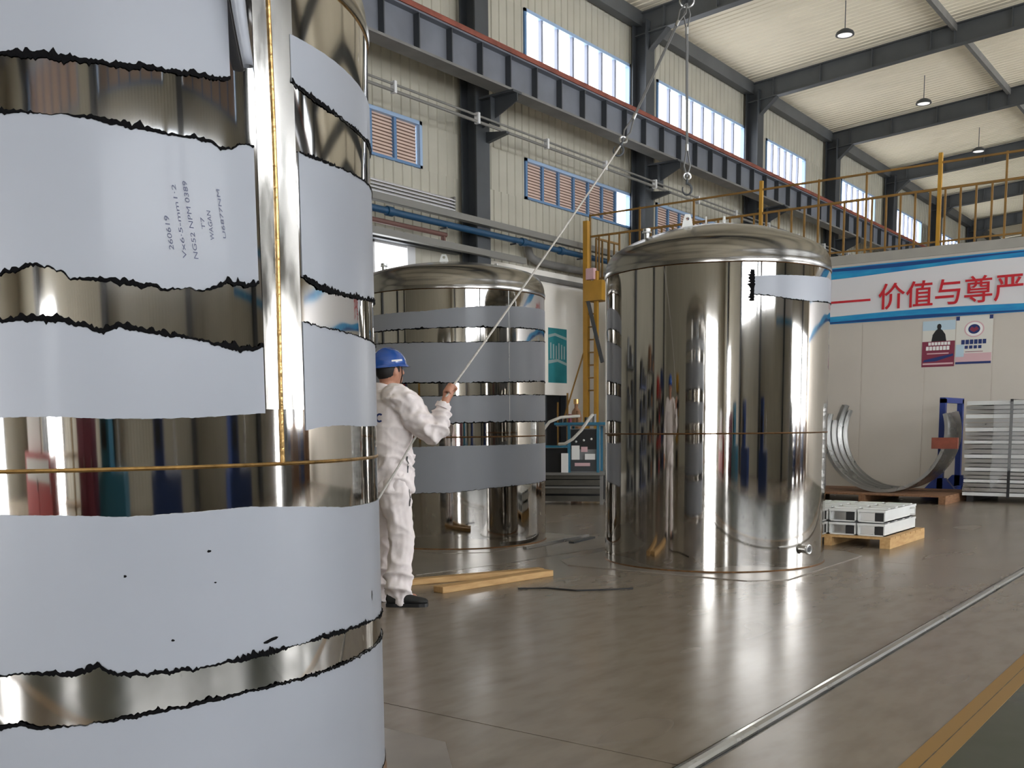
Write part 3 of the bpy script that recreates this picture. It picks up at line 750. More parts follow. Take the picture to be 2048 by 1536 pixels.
def film(tank, T, top, bot, t0, t1, seed, rag=(1, 1), fr=(1, 1), amp=.0085, step=.3, dens=.08):
    ref = (t0 + t1) / 2
    top = unwrap(top, ref); bot = unwrap(bot, ref)
    n = int((t1 - t0) / step); A = []; B = []
    for i in range(n + 1):
        t = t0 + (t1 - t0) * i / n
        A.append((t, interp(top, t) + jag(t, seed, amp) * rag[0])); B.append((t, interp(bot, t) + jag(t, seed + 31, amp) * rag[1]))
    mb = MB(); vs = []
    for dr in (.003, .0006):
        for (t, za), (_, zb) in zip(A, B): vs += [cyl_pt(T, t, za, dr), cyl_pt(T, t, zb, dr)]
    fs = []; m_ = 2 * (n + 1)
    for i in range(n):
        a, b, c, d = 2 * i, 2 * i + 1, 2 * i + 3, 2 * i + 2
        fs += [(a, b, c, d), (m_ + a, m_ + d, m_ + c, m_ + b), (a, d, m_ + d, m_ + a), (b, m_ + b, m_ + c, c)]
    fs += [(0, m_, m_ + 1, 1), (2 * n, 2 * n + 1, m_ + 2 * n + 1, m_ + 2 * n)]
    mb.add(vs, fs); me = mb.mesh('protective_film', fix=False)
    for p in me.polygons: p.use_smooth = True
    me.set_sharp_from_angle(angle=math.radians(40))
    f = put('protective_film', me, 'film', tank)
    for E_, on, sg, sd in ((A, fr[0], 1, seed + 77), (B, fr[1], -1, seed + 99)):
        if not on: continue
        mb = MB(); vs = []; fs = []
        for i, (t, z) in enumerate(E_):
            g_ = noise.noise((t * .11, sd, 2)) + dens
            wgt = max(0.12, min(1.0, .55 + 1.1 * g_)) * on
            spike = abs(noise.noise((t * 2.7, sd, 4))) ** 1.3 * 1.6 + abs(noise.noise((t * .9, sd, 6))) * .8
            hi = amp * wgt * (.5 + 1.5 * spike); lo = amp * wgt * (.4 + 1.0 * abs(noise.noise((t * 1.6, sd, 8))))
            curl = .004 + .009 * wgt * abs(noise.noise((t * 1.2, sd, 12)))
            vs += [cyl_pt(T, t, z + hi, curl), cyl_pt(T, t, z, .0062), cyl_pt(T, t, z - lo, .0045)]
            if i: o_ = 3 * i; fs += [(o_ - 3, o_ - 2, o_ + 1, o_), (o_ - 2, o_ - 1, o_ + 2, o_ + 1)]
        mb.add(vs, fs); put('torn_edge', mb.mesh('torn_edge', fix=False), 'torn', f)
    return f

def dome_profile(R, zs, top):
    k = .20; a1 = math.radians(65); pr = [(R - .004, zs - .002), (R + .006, zs + .004), (R + .008, zs + .03), (R + .002, zs + .055)]
    z0 = zs + .06
    for i in range(0, 9):
        a = a1 * i / 8; pr.append((R - k + k * math.cos(a), z0 + k * math.sin(a)))
    r1, zz = pr[-1]; need = top - zz
    # spherical crown that ends flat on the axis
    Rc = (r1 * r1 + need * need) / (2 * need)
    for i in range(1, 13):
        r = r1 * (1 - i / 12); pr.append((max(r, 0.0005), top - Rc + math.sqrt(Rc * Rc - r * r)))
    return pr

def base_plate(T, tank, hx, hy, ch, z=.007, mt='steel_plate', zb=0.0):
    x, y = T[0], T[1]
    P = [(x - hx, y - hy + ch), (x - hx + ch, y - hy), (x + hx - ch, y - hy), (x + hx, y - hy + ch), (x + hx, y + hy - ch), (x + hx - ch, y + hy), (x - hx + ch, y + hy), (x - hx, y + hy - ch)]
    return MB().prism(P, 2, zb, z).build('base_plate', mt, tank)

def tank(name, label, T, zw, zs, top, wmat='weld', wr_=.006):
    x, y, R = T
    t = empty(name, (x, y, 0), label, 'tank', 'stainless steel storage tanks')
    MB().lathe([(R, .006), (R, .3), (R, zw - .01)], (x, y, 0), 180).build('lower_shell', 'mirror', t)
    MB().lathe([(R, zw - .01), (R, zw + .5), (R, zs)], (x, y, 0), 180).build('upper_shell', 'mirror', t)
    MB().lathe(dome_profile(R, zs, top), (x, y, 0), 128).build('dome_head', 'brushed', t)
    MB().lathe([(R - .001, -wr_), (R + wr_ * .6, -wr_ * .6), (R + wr_ * .9, 0), (R + wr_ * .6, wr_ * .6), (R - .001, wr_)], (x, y, zw), 180).build('girth_weld', wmat, t)
    MB().lathe([(R - .001, -.004), (R + .004, 0), (R - .001, .004)], (x, y, zs - .002), 180).build('dome_weld', wmat, t)
    MB().lathe([(R + .010, .006), (R + .004, .012), (R, .018)], (x, y, 0), 180).build('foot_weld', 'weld_dark', t)
    return t

def dome_z(T, zs, top, r):
    pr = dome_profile(T[2], zs, top)
    for (ra, za), (rb, zb) in zip(pr, pr[1:]):
        if rb <= r <= ra: return za + (zb - za) * (ra - r) / max(1e-6, ra - rb)
    return top
def lug(t, T, zs, top, px, py, ang, h=.09):
    z = dome_z(T, zs, top, math.hypot(px - T[0], py - T[1])) - .012
    poly = [(-.05, 0), (.05, 0), (.036, h * .6), (.022, h * .95), (-.022, h * .95), (-.036, h * .6)]
    c, s = math.cos(ang), math.sin(ang); mb = MB(); n = len(poly)
    # plate with an eye: outer polygon and a hexagonal hole
    inner = [(.016 * math.cos(PI / 3 * k - 2 * PI / 3), h * .62 + .016 * math.sin(PI / 3 * k - 2 * PI / 3)) for k in range(6)]
    vs = []
    for d in (-.006, .006):
        for a, b in poly + inner: vs.append((px + a * c - d * s, py + a * s + d * c, z + b))
    fs = []
    for k in range(6):
        k2 = (k + 1) % 6
        fs += [(k, k2, 6 + k2, 6 + k), (12 + k, 18 + k, 18 + k2, 12 + k2), (k, 12 + k, 12 + k2, k2), (6 + k, 6 + k2, 18 + k2, 18 + k)]
    mb.add(vs, fs); mb.build('lifting_lug', 'white_metal', t)
def nozzle_top(t, T, zs, top, px, py):
    z = dome_z(T, zs, top, math.hypot(px - T[0], py - T[1])) - .02
    n = MB().lathe([(.024, 0), (.024, .07), (.034, .072), (.034, .095), (.02, .095), (.02, .03)], (px, py, z), 18).build('top_nozzle', 'steel', t)
    MB().lathe([(.029, .06), (.040, .06), (.040, .068), (.029, .068), (.029, .06)], (px, py, z), 18).build('clamp_ring', 'white_metal', n)

# ---- left tank
tl = tank('storage_tank', 'huge mirror steel tank in the left foreground, banded with torn pale blue film', TL, 1.145, 2.53, 2.98)
base_plate(TL, tl, 1.04, 1.05, .33)
SEAM = -88.65
sw = [cyl_pt(TL, SEAM + .25 * math.sin(z * 4), z, .002) for z in [1.148 + .04 * i for i in range(35)]]
MB().tube(sw, .0062, 8).build('vertical_weld', 'weld', tl)
vs = []; fs = []
for i in range(13):
    t = -91.9 + 8.3 * i / 12
    vs += [cyl_pt(TL, t, 1.30, .0012), cyl_pt(TL, t, 2.52, .0012)]
    if i: fs.append((2 * i - 2, 2 * i, 2 * i + 1, 2 * i - 1))
mb = MB(); mb.smooth = True; mb.add(vs, fs); put('scratched_strip', mb.mesh('scratched_strip', fix=False), 'scratched', tl)
film(tl, TL, [(-130, 2.50), (-100, 2.50), (-94, 2.50)], LT['A_bot'], -255, -96.4, 1, rag=(.3, 1.3), fr=(0, 1.5))
film(tl, TL, LT['B_top'], LT['B_bot'], -255, -92.6, 2, rag=(.9, 1.5), fr=(1.2, 1.1))
film(tl, TL, LT['C_top'], LT['C_bot'], -255, -92.2, 3, rag=(1, .3), fr=(1.7, 0))
fd = film(tl, TL, LT['D_top'], LT['D_bot'], -275, 80, 4, rag=(.3, 1.2), fr=(0, 1.5))
fe = film(tl, TL, LT['E_top'], [(-134, .06), (-60, .05), (-48, .045)], -275, 80, 5, rag=(1.1, 1), fr=(.9, .8))
film(tl, TL, LT['A2_top'], LT['A2_bot'], -84.2, 88, 6, rag=(.2, 1.2), fr=(0, 1.1))
film(tl, TL, LT['B2_top'], LT['B2_bot'], -83.0, 88, 7, rag=(.9, 1.2), fr=(.7, 1.5))
film(tl, TL, LT['C2_top'], LT['C2_bot'], -83.3, 88, 8, rag=(1.2, .4), fr=(.5, 0))
# peeled film corner at the seam: a curled lip standing off the steel
rows = []; 
for i in range(13):
    z = 2.50 - .29 * i / 12; te = -96.6 + 2.6 * (i / 12) ** 1.5; row = []
    for k in range(9):
        a = k / 8; ang = a * 1.35 * PI; rr = .017 + .012 * (1 - i / 12)
        u = rr * math.sin(ang); vv = rr * (1 - math.cos(ang))
        row.append(cyl_pt(TL, te + math.degrees(u / TL[2]), z, .0035 + vv))
    rows.append(row)
mb = MB(); mb.smooth = True
mb.add([p for r in rows for p in r], [(i * 9 + k, i * 9 + k + 1, (i + 1) * 9 + k + 1, (i + 1) * 9 + k) for i in range(12) for k in range(8)])
pc = put('peeled_film', mb.mesh('peeled_film', fix=False), 'film', tl)
sm = pc.modifiers.new('thickness', 'SOLIDIFY'); sm.thickness = .0015
# tears and specks on the big film
for k, (t, z) in enumerate(LT['spots']):
    rs = (.006, .007, .016, .012, .005, .004)[k]; mb = MB(); pts = []
    for j in range(9):
        a = 2 * PI * j / 9; r = rs * (.6 + .6 * abs(noise.noise((j * .9, k * 3.1, 1))) * 2)
        sx_ = 1.0 if k != 3 else 2.2
        pts.append(cyl_pt(TL, t + math.degrees(r * math.cos(a) * sx_ * (.55 if k == 2 else 1)), z + r * math.sin(a) * (1.3 if k == 2 else .6) + (.4 * r * math.cos(a) if k == 3 else 0), .0042))
    mb.add(pts, [tuple(range(9))]); put('film_tear', mb.mesh('film_tear', fix=False), 'torn' if k != 2 else 'steel_dark', fd)
# handwriting running up the second film
def wrap_text(body, size, t0, z0, par, length):
    me = text_mesh(body, size, 0, 0)
    xs = [v.co.x for v in me.vertices]; sc = length / (max(xs) - min(xs))
    for v in me.vertices:
        u, vv = v.co.x * sc, v.co.y
        v.co = cyl_pt(TL, t0 - math.degrees((vv + u * .12) / TL[2]), z0 + u, .0045)
    put('handwriting', me, 'ink', par)
fb = [o for o in tl.children if o.name.startswith('protective_film')][1]
for body, t0, z0, ln, sz in (('260619', -106.6, 1.708, .085, .017), ('Vx6·5-mm1·2', -104.7, 1.690, .185, .015), ('NG52 NPM 0389', -102.9, 1.690, .195, .017), ('T7', -101.6, 1.77, .03, .014), ('WAGAN', -100.2, 1.745, .075, .016), ('U6877NM', -98.2, 1.752, .125, .013)):
    wrap_text(body, sz, t0, z0, fb, ln)

# ---- middle tank
tm = tank('storage_tank', 'mirror steel tank behind the worker, wrapped with four pale film bands', TM, 1.133, 2.585, 2.955, 'weld_dark', .008)
for i, k in enumerate(('w1', 'w2', 'w3', 'w4')):
    film(tm, TM, MT[k + '_top'], MT[k + '_bot'], -275, 80, 20 + i * 3, rag=(.7, 1), fr=(.5 if i in (1, 2) else 0, .9 if i in (0, 1, 2) else .3), amp=.012, step=.8)
sp = [cyl_pt(TM, -105.4, z, .001) for z in (1.14, 1.8, 2.58)]
MB().tube(sp, .004, 6).build('vertical_weld', 'steel', tm)
base_plate(TM, tm, 1.06, 1.05, .32, zb=.0025)
lug(tm, TM, 2.585, 2.955, 8.75, 7.45, .4); lug(tm, TM, 2.585, 2.955, 8.30, 7.05, -.9); lug(tm, TM, 2.585, 2.955, 9.05, 6.95, 1.2)
nozzle_top(tm, TM, 2.585, 2.955, 8.05, 7.66)

# ---- right tank
tr = tank('storage_tank', 'bare mirror-polished steel tank on the right, with one film patch near its top', TR, 1.163, 2.545, 3.0, 'weld_dark', .007)
film(tr, TR, RT['p_top'], RT['p_bot'], -137.6, -40, 41, rag=(.5, 1), fr=(0, .7), amp=.010, step=.6)
vs = []; mb = MB()
for i in range(25):
    z = 2.23 + .25 * i / 24; j = abs(noise.noise((z * 40, 3, 1))) * 3.2
    vs += [cyl_pt(TR, -138.0 - j, z, .006 + .01 * abs(noise.noise((z * 30, 8, 1)))), cyl_pt(TR, -136.6 + j * .3, z, .0045)]
mb.add(vs, [(2 * i, 2 * i + 1, 2 * i + 3, 2 * i + 2) for i in range(24)]); put('torn_edge', mb.mesh('torn_edge', fix=False), 'torn', [o for o in tr.children if o.name.startswith('protective')][0])
base_plate(TR, tr, 1.14, 1.10, .25)
lug(tr, TR, 2.545, 3.0, 8.30, 4.27, -.93, .12); lug(tr, TR, 2.545, 3.0, 8.72, 4.30, .5, .12); lug(tr, TR, 2.545, 3.0, 8.80, 4.16, .2, .12)
nozzle_top(tr, TR, 2.545, 3.0, 8.12, 4.57)
# side nozzle near the foot
a = math.radians(-104); n_ = Vector((math.cos(a), math.sin(a), 0)); c_ = Vector((TR[0], TR[1], .174)) + n_ * TR[2]
nz = MB().tube([c_ - n_ * .01, c_ + n_ * .05], .034, 20).build('side_nozzle', 'steel', tr)
MB().torus(c_ + n_ * .05, n_, .036, .010, 24, 8).build('clamp_ring', 'steel', nz)
MB().tube([c_ + n_ * .05, c_ + n_ * .053], .022, 18).build('nozzle_bore', 'black', nz)

# ---- loose sheet under the middle tank, flat bar and cable on the floor
MB().prism([(6.38, 5.78), (7.3, 5.60), (9.0, 5.48), (9.75, 6.0), (9.6, 8.3), (6.6, 8.3)], 2, .0005, .0022).build('steel_sheet', 'steel_plate', None, label='thin grey steel sheet lying on the floor under the middle tank', cat='metal sheet')
MB().bar((8.3, 6.05, .02), (9.62, 6.14, .02), .04, .03).build('flat_bar', 'steel', None, label='pale flat steel bar on the floor beside the middle tank', cat='metal bar')
MB().bar((9.0, 5.95, .012), (9.55, 6.03, .012), .06, .02).build('offcut', 'steel_dark', None, label='dark steel offcut on the floor between the two far tanks', cat='offcut')
MB().tube([(6.25, 4.62, .006), (6.4, 4.45, .006), (6.42, 4.2, .006), (6.62, 4.0, .006), (6.75, 3.9, .006)], .006, 6).build('floor_cable', 'black', None, label='thin dark cable on the floor in front of the right tank', cat='cable')
# ---- timber
def plank(label, p, q, wd, ht, z=0, mt='wood', grp='loose planks by the worker'):
    p = Vector((*p, z + ht / 2)); q = Vector((*q, z + ht / 2)); L_ = (q - p).length
    mb = MB().box((-L_ / 2, -wd / 2, -ht / 2), (L_ / 2, wd / 2, ht / 2)); o = mb.build('wooden_plank', mt, None, label=label, cat='plank', group=grp)
    b = o.modifiers.new('edge', 'BEVEL'); b.width = .004; b.segments = 1
    o.location = (p + q) / 2; o.rotation_euler = (0, 0, math.atan2(q.y - p.y, q.x - p.x)); return o
plank('long thin pine plank on the floor behind the worker, farther of two', (5.72, 5.58), (7.06, 4.97), .10, .045)
plank('wider rough pine plank on the floor by the worker, nearer of two', (5.78, 5.02), (6.98, 4.84), .11, .05)
# ================================================================== WORKER
OW = Vector((5.234, 4.990, 0)); WF = Vector((.96, -.28, 0)); WR = Vector((-.28, -.96, 0)); WU = Vector((0, 0, 1))
def L(f, r, u): return OW + WF * f + WR * r + WU * u
WROT = Matrix((WF, WR * -1, WU)).transposed()      # columns: forward, left, up
def loft(mb, secs, n=20):
    """secs: (centre local f,r,u ; half depth along f ; half width along r ; tilt of the ring normal is up)"""
    vs = []; fs = []
    for (f, r, u, df, dr) in secs:
        for k in range(n):
            a = 2 * PI * k / n; c, s = math.cos(a), math.sin(a)
            e = 2.4; cc = math.copysign(abs(c) ** (2 / e), c); ss = math.copysign(abs(s) ** (2 / e), s)
            vs.append(L(f + df * cc, r + dr * ss, u))
    for i in range(len(secs) - 1):
        for k in range(n): fs.append((i * n + k, i * n + (k + 1) % n, (i + 1) * n + (k + 1) % n, (i + 1) * n + k))
    fs.append(tuple(reversed(range(n)))); fs.append(tuple((len(secs) - 1) * n + k for k in range(n)))
    mb.add(vs, fs); mb.smooth = True
def limb(mb, pts, rad, n=14, sub=5):
    P = [Vector(p) for p in pts]; out = []; rr = []
    for i in range(len(P) - 1):
        for j in range(sub):
            t = j / sub; a = P[max(i - 1, 0)]; b = P[i]; c = P[i + 1]; d = P[min(i + 2, len(P) - 1)]
            out.append(.5 * ((2 * b) + (c - a) * t + (2 * a - 5 * b + 4 * c - d) * t * t + (3 * b - a - 3 * c + d) * t ** 3))
            rr.append(rad[i] + (rad[i + 1] - rad[i]) * t)
    out.append(P[-1]); rr.append(rad[-1])
    mb.tube(out, rr, n); mb.ell(P[0], (rad[0],) * 3, 12, 8); mb.ell(P[-1], (rad[-1],) * 3, 12, 8)
def fuse(mb, name, voxel, smooth=4, material='skin', parent=None, wr_amp=0.0, seed=0, fold=None):
    me = mb.mesh(name); o = bpy.data.objects.new(name, me); COL.objects.link(o)
    r = o.modifiers.new('r', 'REMESH'); r.mode = 'VOXEL'; r.voxel_size = voxel
    s = o.modifiers.new('s', 'SMOOTH'); s.iterations = smooth; s.factor = .5
    dg = bpy.context.evaluated_depsgraph_get(); nm = bpy.data.meshes.new_from_object(o.evaluated_get(dg))
    COL.objects.unlink(o); bpy.data.objects.remove(o)
    if wr_amp:
        nm.update(); nr = [v.normal.copy() for v in nm.vertices]
        for v, n_ in zip(nm.vertices, nr):
            q = v.co - OW; p = Vector((q.dot(WF), q.dot(WR), q.z))
            d = noise.noise(Vector((p.x * 9 + p.z * 5, p.y * 9 - p.z * 4, p.z * 7 + seed))) + .6 * noise.noise(Vector((p.x * 20 - p.z * 11, p.y * 20, p.z * 16 + seed)))
            rdg = 1 - abs(noise.noise(Vector((p.x * 6 + p.z * 7, p.y * 6 - p.z * 6, p.z * 4 + seed + 9)))) * 2
            amp = wr_amp * (fold(p) if fold else 1)
            v.co = v.co + n_ * amp * (.6 * d + .7 * max(0, rdg) ** 2 - .2)
    for p in nm.polygons: p.use_smooth = True
    return put(name, nm, material, parent)

J = dict(hipR=L(0, .095, .93), kneeR=L(.03, .115, .50), ankR=L(-.01, .125, .10), hipL=L(0, -.095, .93), kneeL=L(.04, -.13, .50), ankL=L(-.03, -.155, .10),
         shR=L(0, .185, 1.425), elR=L(.175, .320, 1.215), wrR=L(.262, .338, 1.405), shL=L(0, -.185, 1.425), elL=L(.0, -.30, 1.15), wrL=L(.10, -.31, .92))
ps = empty('person', OW, 'worker in off-white coveralls and blue hard hat gripping a rope, back turned', 'person')
# --- body (one continuous skin)
b = MB()
loft(b, [(0, 0, .86, .10, .14), (0, 0, .98, .105, .155), (0, 0, 1.12, .095, .14), (.01, 0, 1.28, .11, .165), (0, 0, 1.40, .095, .17), (0, 0, 1.46, .07, .12)])
limb(b, [L(0, 0, 1.42), L(.005, 0, 1.50), L(.02, 0, 1.56)], [.066, .058, .056])
HC = L(.030, 0, 1.635)
# the head looks up along the rope, turned a little to its left
hq = Matrix.Rotation(math.radians(8), 3, 'Z') @ WROT @ Matrix.Rotation(math.radians(-6), 3, 'Y')
def H(f, l, u): return HC + hq @ Vector((f, l, u))
b.ell(HC, (.098, .077, .115), 22, 16, hq)
b.ell(H(.025, 0, -.055), (.072, .062, .072), 18, 12, hq)
b.ell(H(.055, 0, -.088), (.034, .036, .026), 14, 8, hq)
limb(b, [H(.088, 0, .020), H(.108, 0, -.012), H(.118, 0, -.030)], [.010, .012, .013], 10, 3)
for s in (-1, 1):
    b.ell(H(.098, s * .011, -.034), (.010, .010, .008), 10, 6, hq)
    b.ell(H(-.006, s * .077, -.012), (.020, .010, .033), 12, 8, hq)
    b.ell(H(.082, s * .032, .028), (.014, .022, .008), 10, 6, hq)
    b.ell(H(.066, s * .045, -.020), (.022, .020, .022), 10, 6, hq)
for u in (-.062, -.074): limb(b, [H(.072, -.026, u), H(.088, 0, u), H(.072, .026, u)], [.007, .008, .007], 8, 4)
for s in 'RL':
    limb(b, [J['sh' + s], J['el' + s], J['wr' + s]], [.054, .044, .029]); limb(b, [J['hip' + s], J['knee' + s], J['ank' + s]], [.085, .058, .042])
    a = J['ank' + s]; limb(b, [a + WU * -.03, a + WF * .12 + WU * -.055], [.038, .032])
# hands: right hand closes on the rope
rope_top = Vector((7.915, 4.715, 3.625)); G = L(.300, .348, 1.487)
rd = (rope_top - G).normalized()
side = rd.cross(Vector((CAM_F.x, CAM_F.y, 0)).normalized()).normalized()
fwd = (G - J['wrR']).normalized(); pal = (fwd - rd * fwd.dot(rd)).normalized()
if side.dot(CAM_R) < 0: side = -side
def hand(b, W, G, rd, pal, flip):
    # palm slab from the wrist, four fingers wrapped round the rope, thumb across
    back = (W - G); back = (back - rd * back.dot(rd)).normalized(); out = rd.cross(back).normalized() * flip
    pc_ = G + back * .036 + out * .012
    b.tube([W, W + (pc_ - W) * .5, pc_ + rd * 0], [.028, (.034, .030), (.038, .024)], 12); b.ell(pc_, (.040, .034, .040), 14, 10)
    for i, k in enumerate((.031, .011, -.010, -.030)):
        ln = (.9, 1.0, .95, .8)[i]; o = rd * k
        p = [pc_ + o + out * .014, G + o + out * .030 + back * .006, G + o + out * .022 - back * .026 * ln, G + o - out * .006 - back * .030 * ln, G + o - out * .020 - back * .010]
        limb(b, p, [.0105, .0105, .0098, .009, .0082], 9, 4)
    p = [pc_ + rd * .026 - out * .012, G + rd * .042 - out * .026 + back * .012, G + rd * .034 - out * .020 - back * .016, G + rd * .020 + out * .002 - back * .038]
    limb(b, p, [.014, .0125, .011, .009], 9, 4)
hand(b, J['wrR'], G, rd, pal, 1)
# relaxed left hand
W = J['wrL']; d = (WF * .25 + WR * .05 - WU * 1).normalized(); up = WF; sd = d.cross(up).normalized()
b.tube([W, W + d * .05, W + d * .095], [.027, (.024, .038), (.022, .042)], 12); b.ell(W + d * .09, (.034,) * 3, 12, 8)
for k, ln in ((-.031, .8), (-.011, 1), (.010, 1.05), (.030, .9)):
    limb(b, [W + d * .085 + sd * k, W + d * (.085 + .04 * ln) + sd * k * 1.1 - up * .006, W + d * (.085 + .068 * ln) + sd * k * 1.1 - up * .024, W + d * (.085 + .08 * ln) + sd * k - up * .045], [.0105, .0098, .009, .008], 9, 3)
limb(b, [W + d * .03 + sd * .03, W + d * .065 + sd * .058 - up * .01, W + d * .10 + sd * .055 - up * .025], [.014, .012, .009], 9, 3)
body = fuse(b, 'body', .0065, 3, 'skin', ps)
for s in (-1, 1):
    e = MB().ell(H(.080, s * .030, .008), (.012, .013, .010), 12, 8, hq).build('eye', 'paper', body)
    
# --- clothing
def fold_j(p): return .6 + (1.0 if p.z < 1.05 else 0) + (1.1 if p.y > .22 else 0)
b = MB()
loft(b, [(.005, 0, .80, .145, .195), (.005, 0, .86, .150, .200), (0, 0, .98, .150, .200), (0, 0, 1.10, .148, .200), (.005, 0, 1.26, .150, .215), (-.005, 0, 1.38, .132, .215), (-.01, 0, 1.445, .105, .175), (-.005, 0, 1.485, .078, .10)], 28)
limb(b, [J['shR'] + WR * -.06, J['shR'], J['elR'], J['elR'] + (J['wrR'] - J['elR']) * .86], [.10, .100, .082, .052])
limb(b, [J['shR'] + WR * -.02, J['shR'] * .5 + J['elR'] * .5 - WU * .02, J['elR'] - WU * .005], [.095, .092, .075])
limb(b, [J['shL'] + WR * .06, J['shL'], J['elL'], J['elL'] + (J['wrL'] - J['elL']) * .86], [.10, .098, .082, .056])
jk = fuse(b, 'jacket', .009, 3, 'coverall', ps, .021, 3, fold_j)
c0 = J['elR'] + (J['wrR'] - J['elR']) * .80; c1 = J['elR'] + (J['wrR'] - J['elR']) * .95
MB().tube([c0, c1], [.056, .053], 18).build('cuff', 'coverall', jk)
# stand collar
vs = []; fs = []; N = 28
for k in range(N):
    a = 2 * PI * k / N; gap_ = 1
    for (u, e) in ((1.465, .088), (1.525, .071), (1.523, .064), (1.46, .078)):
        vs.append(L(-.004 + e * 1.02 * math.cos(a) + (.012 if math.cos(a) > 0 else 0), e * .98 * math.sin(a), u - .022 * math.cos(a) * (1 if u > 1.5 else .6)))
for k in range(N):
    for j in range(4): fs.append((k * 4 + j, k * 4 + (j + 1) % 4, ((k + 1) % N) * 4 + (j + 1) % 4, ((k + 1) % N) * 4 + j))
mb = MB(); mb.smooth = True; mb.add(vs, fs); mb.build('collar', 'coverall', jk)
b = MB()
loft(b, [(0, 0, 1.0, .125, .17), (0, 0, .92, .135, .185), (-.01, 0, .84, .135, .188), (0, 0, .77, .11, .17)], 24)
limb(b, [L(-.005, .095, .88), J['hipR'] - WU * .15, J['kneeR'], L(0, .125, .24), L(.0, .128, .075)], [.115, .112, .088, .088, .083])
limb(b, [L(-.005, -.095, .88), J['hipL'] - WU * .15, J['kneeL'], L(0, -.145, .24), L(-.02, -.155, .075)], [.115, .112, .088, .088, .083])
tr_ = fuse(b, 'trousers', .009, 3, 'coverall', ps, .024, 11, lambda p: .8 + (1.0 if p.z < .25 else 0))
# side pocket slit and back letter, laid on the cloth
dgm = bpy.context.evaluated_depsgraph_get()
def bvh_of(o):
    me = o.data; return BVHTree.FromPolygons([v.co.copy() for v in me.vertices], [tuple(p.vertices) for p in me.polygons])
bj = bvh_of(jk); bt = bvh_of(tr_)
def lay(tree, grid, nrm, off, name, mt, par):
    mb = MB(); rows = []
    vs = []
    for row in grid:
        for p in row:
            hit = tree.ray_cast(p + nrm * .6, -nrm); q = hit[0] if hit[0] else p
            vs.append(q + nrm * off)
    n_ = len(grid[0]); fs = [(i * n_ + k, i * n_ + k + 1, (i + 1) * n_ + k + 1, (i + 1) * n_ + k) for i in range(len(grid) - 1) for k in range(n_ - 1)]
    mb.add(vs, fs); return put(name, mb.mesh(name, fix=False), mt, par)
def letterC(cr, cz, ro, wd):
    g_ = []
    for i in range(17):
        a = math.radians(48 + (312 - 48) * i / 16); g_.append([L(-.3, cr + (ro - wd * t) * math.cos(a) * 1.0, cz + (ro - wd * t) * math.sin(a)) for t in (0, .5, 1)])
    return g_
lay(bj, letterC(.122, 1.305, .031, .013), -WF, .0025, 'back_letter', 'navy', jk)
lay(bj, [[L(.04 + a * .012, .3, .93 + t * .13) for a in (0, 1)] for t in [i / 6 for i in range(7)]], WR, .002, 'pocket_slit', 'steel_dark', jk)
lay(bt, [[L(.05 + a * .014, .3, .70 + t * .12) for a in (0, 1)] for t in [i / 6 for i in range(7)]], WR, .003, 'pocket_slit', 'steel_dark', tr_)
# shoes
def shoe(a, dirv, name='shoe'):
    dirv = dirv.normalized(); sdv = WU.cross(dirv); base = Vector((a.x, a.y, 0)); mb = MB(); vs = []; fs = []; n_ = 16
    secs = [(-.085, .028, .03, .055), (-.075, .038, .0, .09), (-.03, .044, .0, .105), (.03, .043, .0, .095), (.09, .046, .0, .07), (.15, .047, .0, .055), (.19, .036, .005, .045), (.205, .018, .012, .032)]
    for (x, hw, zb, zt) in secs:
        for k in range(n_):
            t = 2 * PI * k / n_; vs.append(base + dirv * x + sdv * hw * math.cos(t) + WU * (.012 + zb + (zt - zb) * (.5 + .5 * math.sin(t))))
    for i in range(len(secs) - 1):
        for k in range(n_): fs.append((i * n_ + k, i * n_ + (k + 1) % n_, (i + 1) * n_ + (k + 1) % n_, (i + 1) * n_ + k))
    fs += [tuple(range(n_)), tuple((len(secs) - 1) * n_ + k for k in range(n_))]
    mb.add(vs, fs); mb.smooth = True; o = mb.build(name, 'rubber', ps)
    out = [(x, hw + .004) for x, hw, _, _ in secs]; poly = [base + dirv * x + sdv * h for x, h in out] + [base + dirv * x - sdv * h for x, h in reversed(out)]
    MB().prism([(p.x, p.y) for p in poly], 2, .0, .024).build('sole', 'black', o)
shoe(J['ankR'], (CAM_R * 1.0 + Vector((0, 0, 0)) - Vector((CAM_F.x, CAM_F.y, 0)) * .08) * Vector((1, 1, 0)).length if False else Vector((CAM_R.x, CAM_R.y, 0)) - Vector((CAM_F.x, CAM_F.y, 0)) * .06)
shoe(J['ankL'], WF + WR * -.1)
# hair and helmet
mb = MB(); mb.ell(H(-.008, 0, .012), (.102, .082, .105), 22, 14, hq)
vs_ = [v for v in mb.v]; keep = []
inv = hq.transposed()
mb.f = [f for f in mb.f if all((inv @ (Vector(mb.v[i]) - HC)).x < .035 and (inv @ (Vector(mb.v[i]) - HC)).z > -.075 - .25 * min(0, (inv @ (Vector(mb.v[i]) - HC)).x + .03) * -1 for i in f)]
hr = mb.build('hair', 'hair', body); sf = hr.modifiers.new('thickness', 'SOLIDIFY'); sf.thickness = .006; sf.offset = -1
hm = MB(); vs = []; fs = []; n_ = 40; K = 10
for i in range(K + 1):
    ph = (PI / 2) * i / K
    for k in range(n_):
        a = 2 * PI * k / n_; rr = math.cos(ph); ridge = .007 * math.exp(-(math.sin(a) * rr / .18) ** 2) if i > 1 else 0
        z = .030 + (.118 + ridge) * math.sin(ph) ** .9
        vs.append(H(-.004 + .134 * rr * math.cos(a), .108 * rr * math.sin(a), z))
for k in range(n_):
    a = 2 * PI * k / n_; c = max(0, math.cos(a)); vs.append(H(-.004 + .134 * math.cos(a) + (.008 + .040 * c ** 2) * math.cos(a), .108 * math.sin(a) + .008 * math.sin(a), .020 - .014 * c))
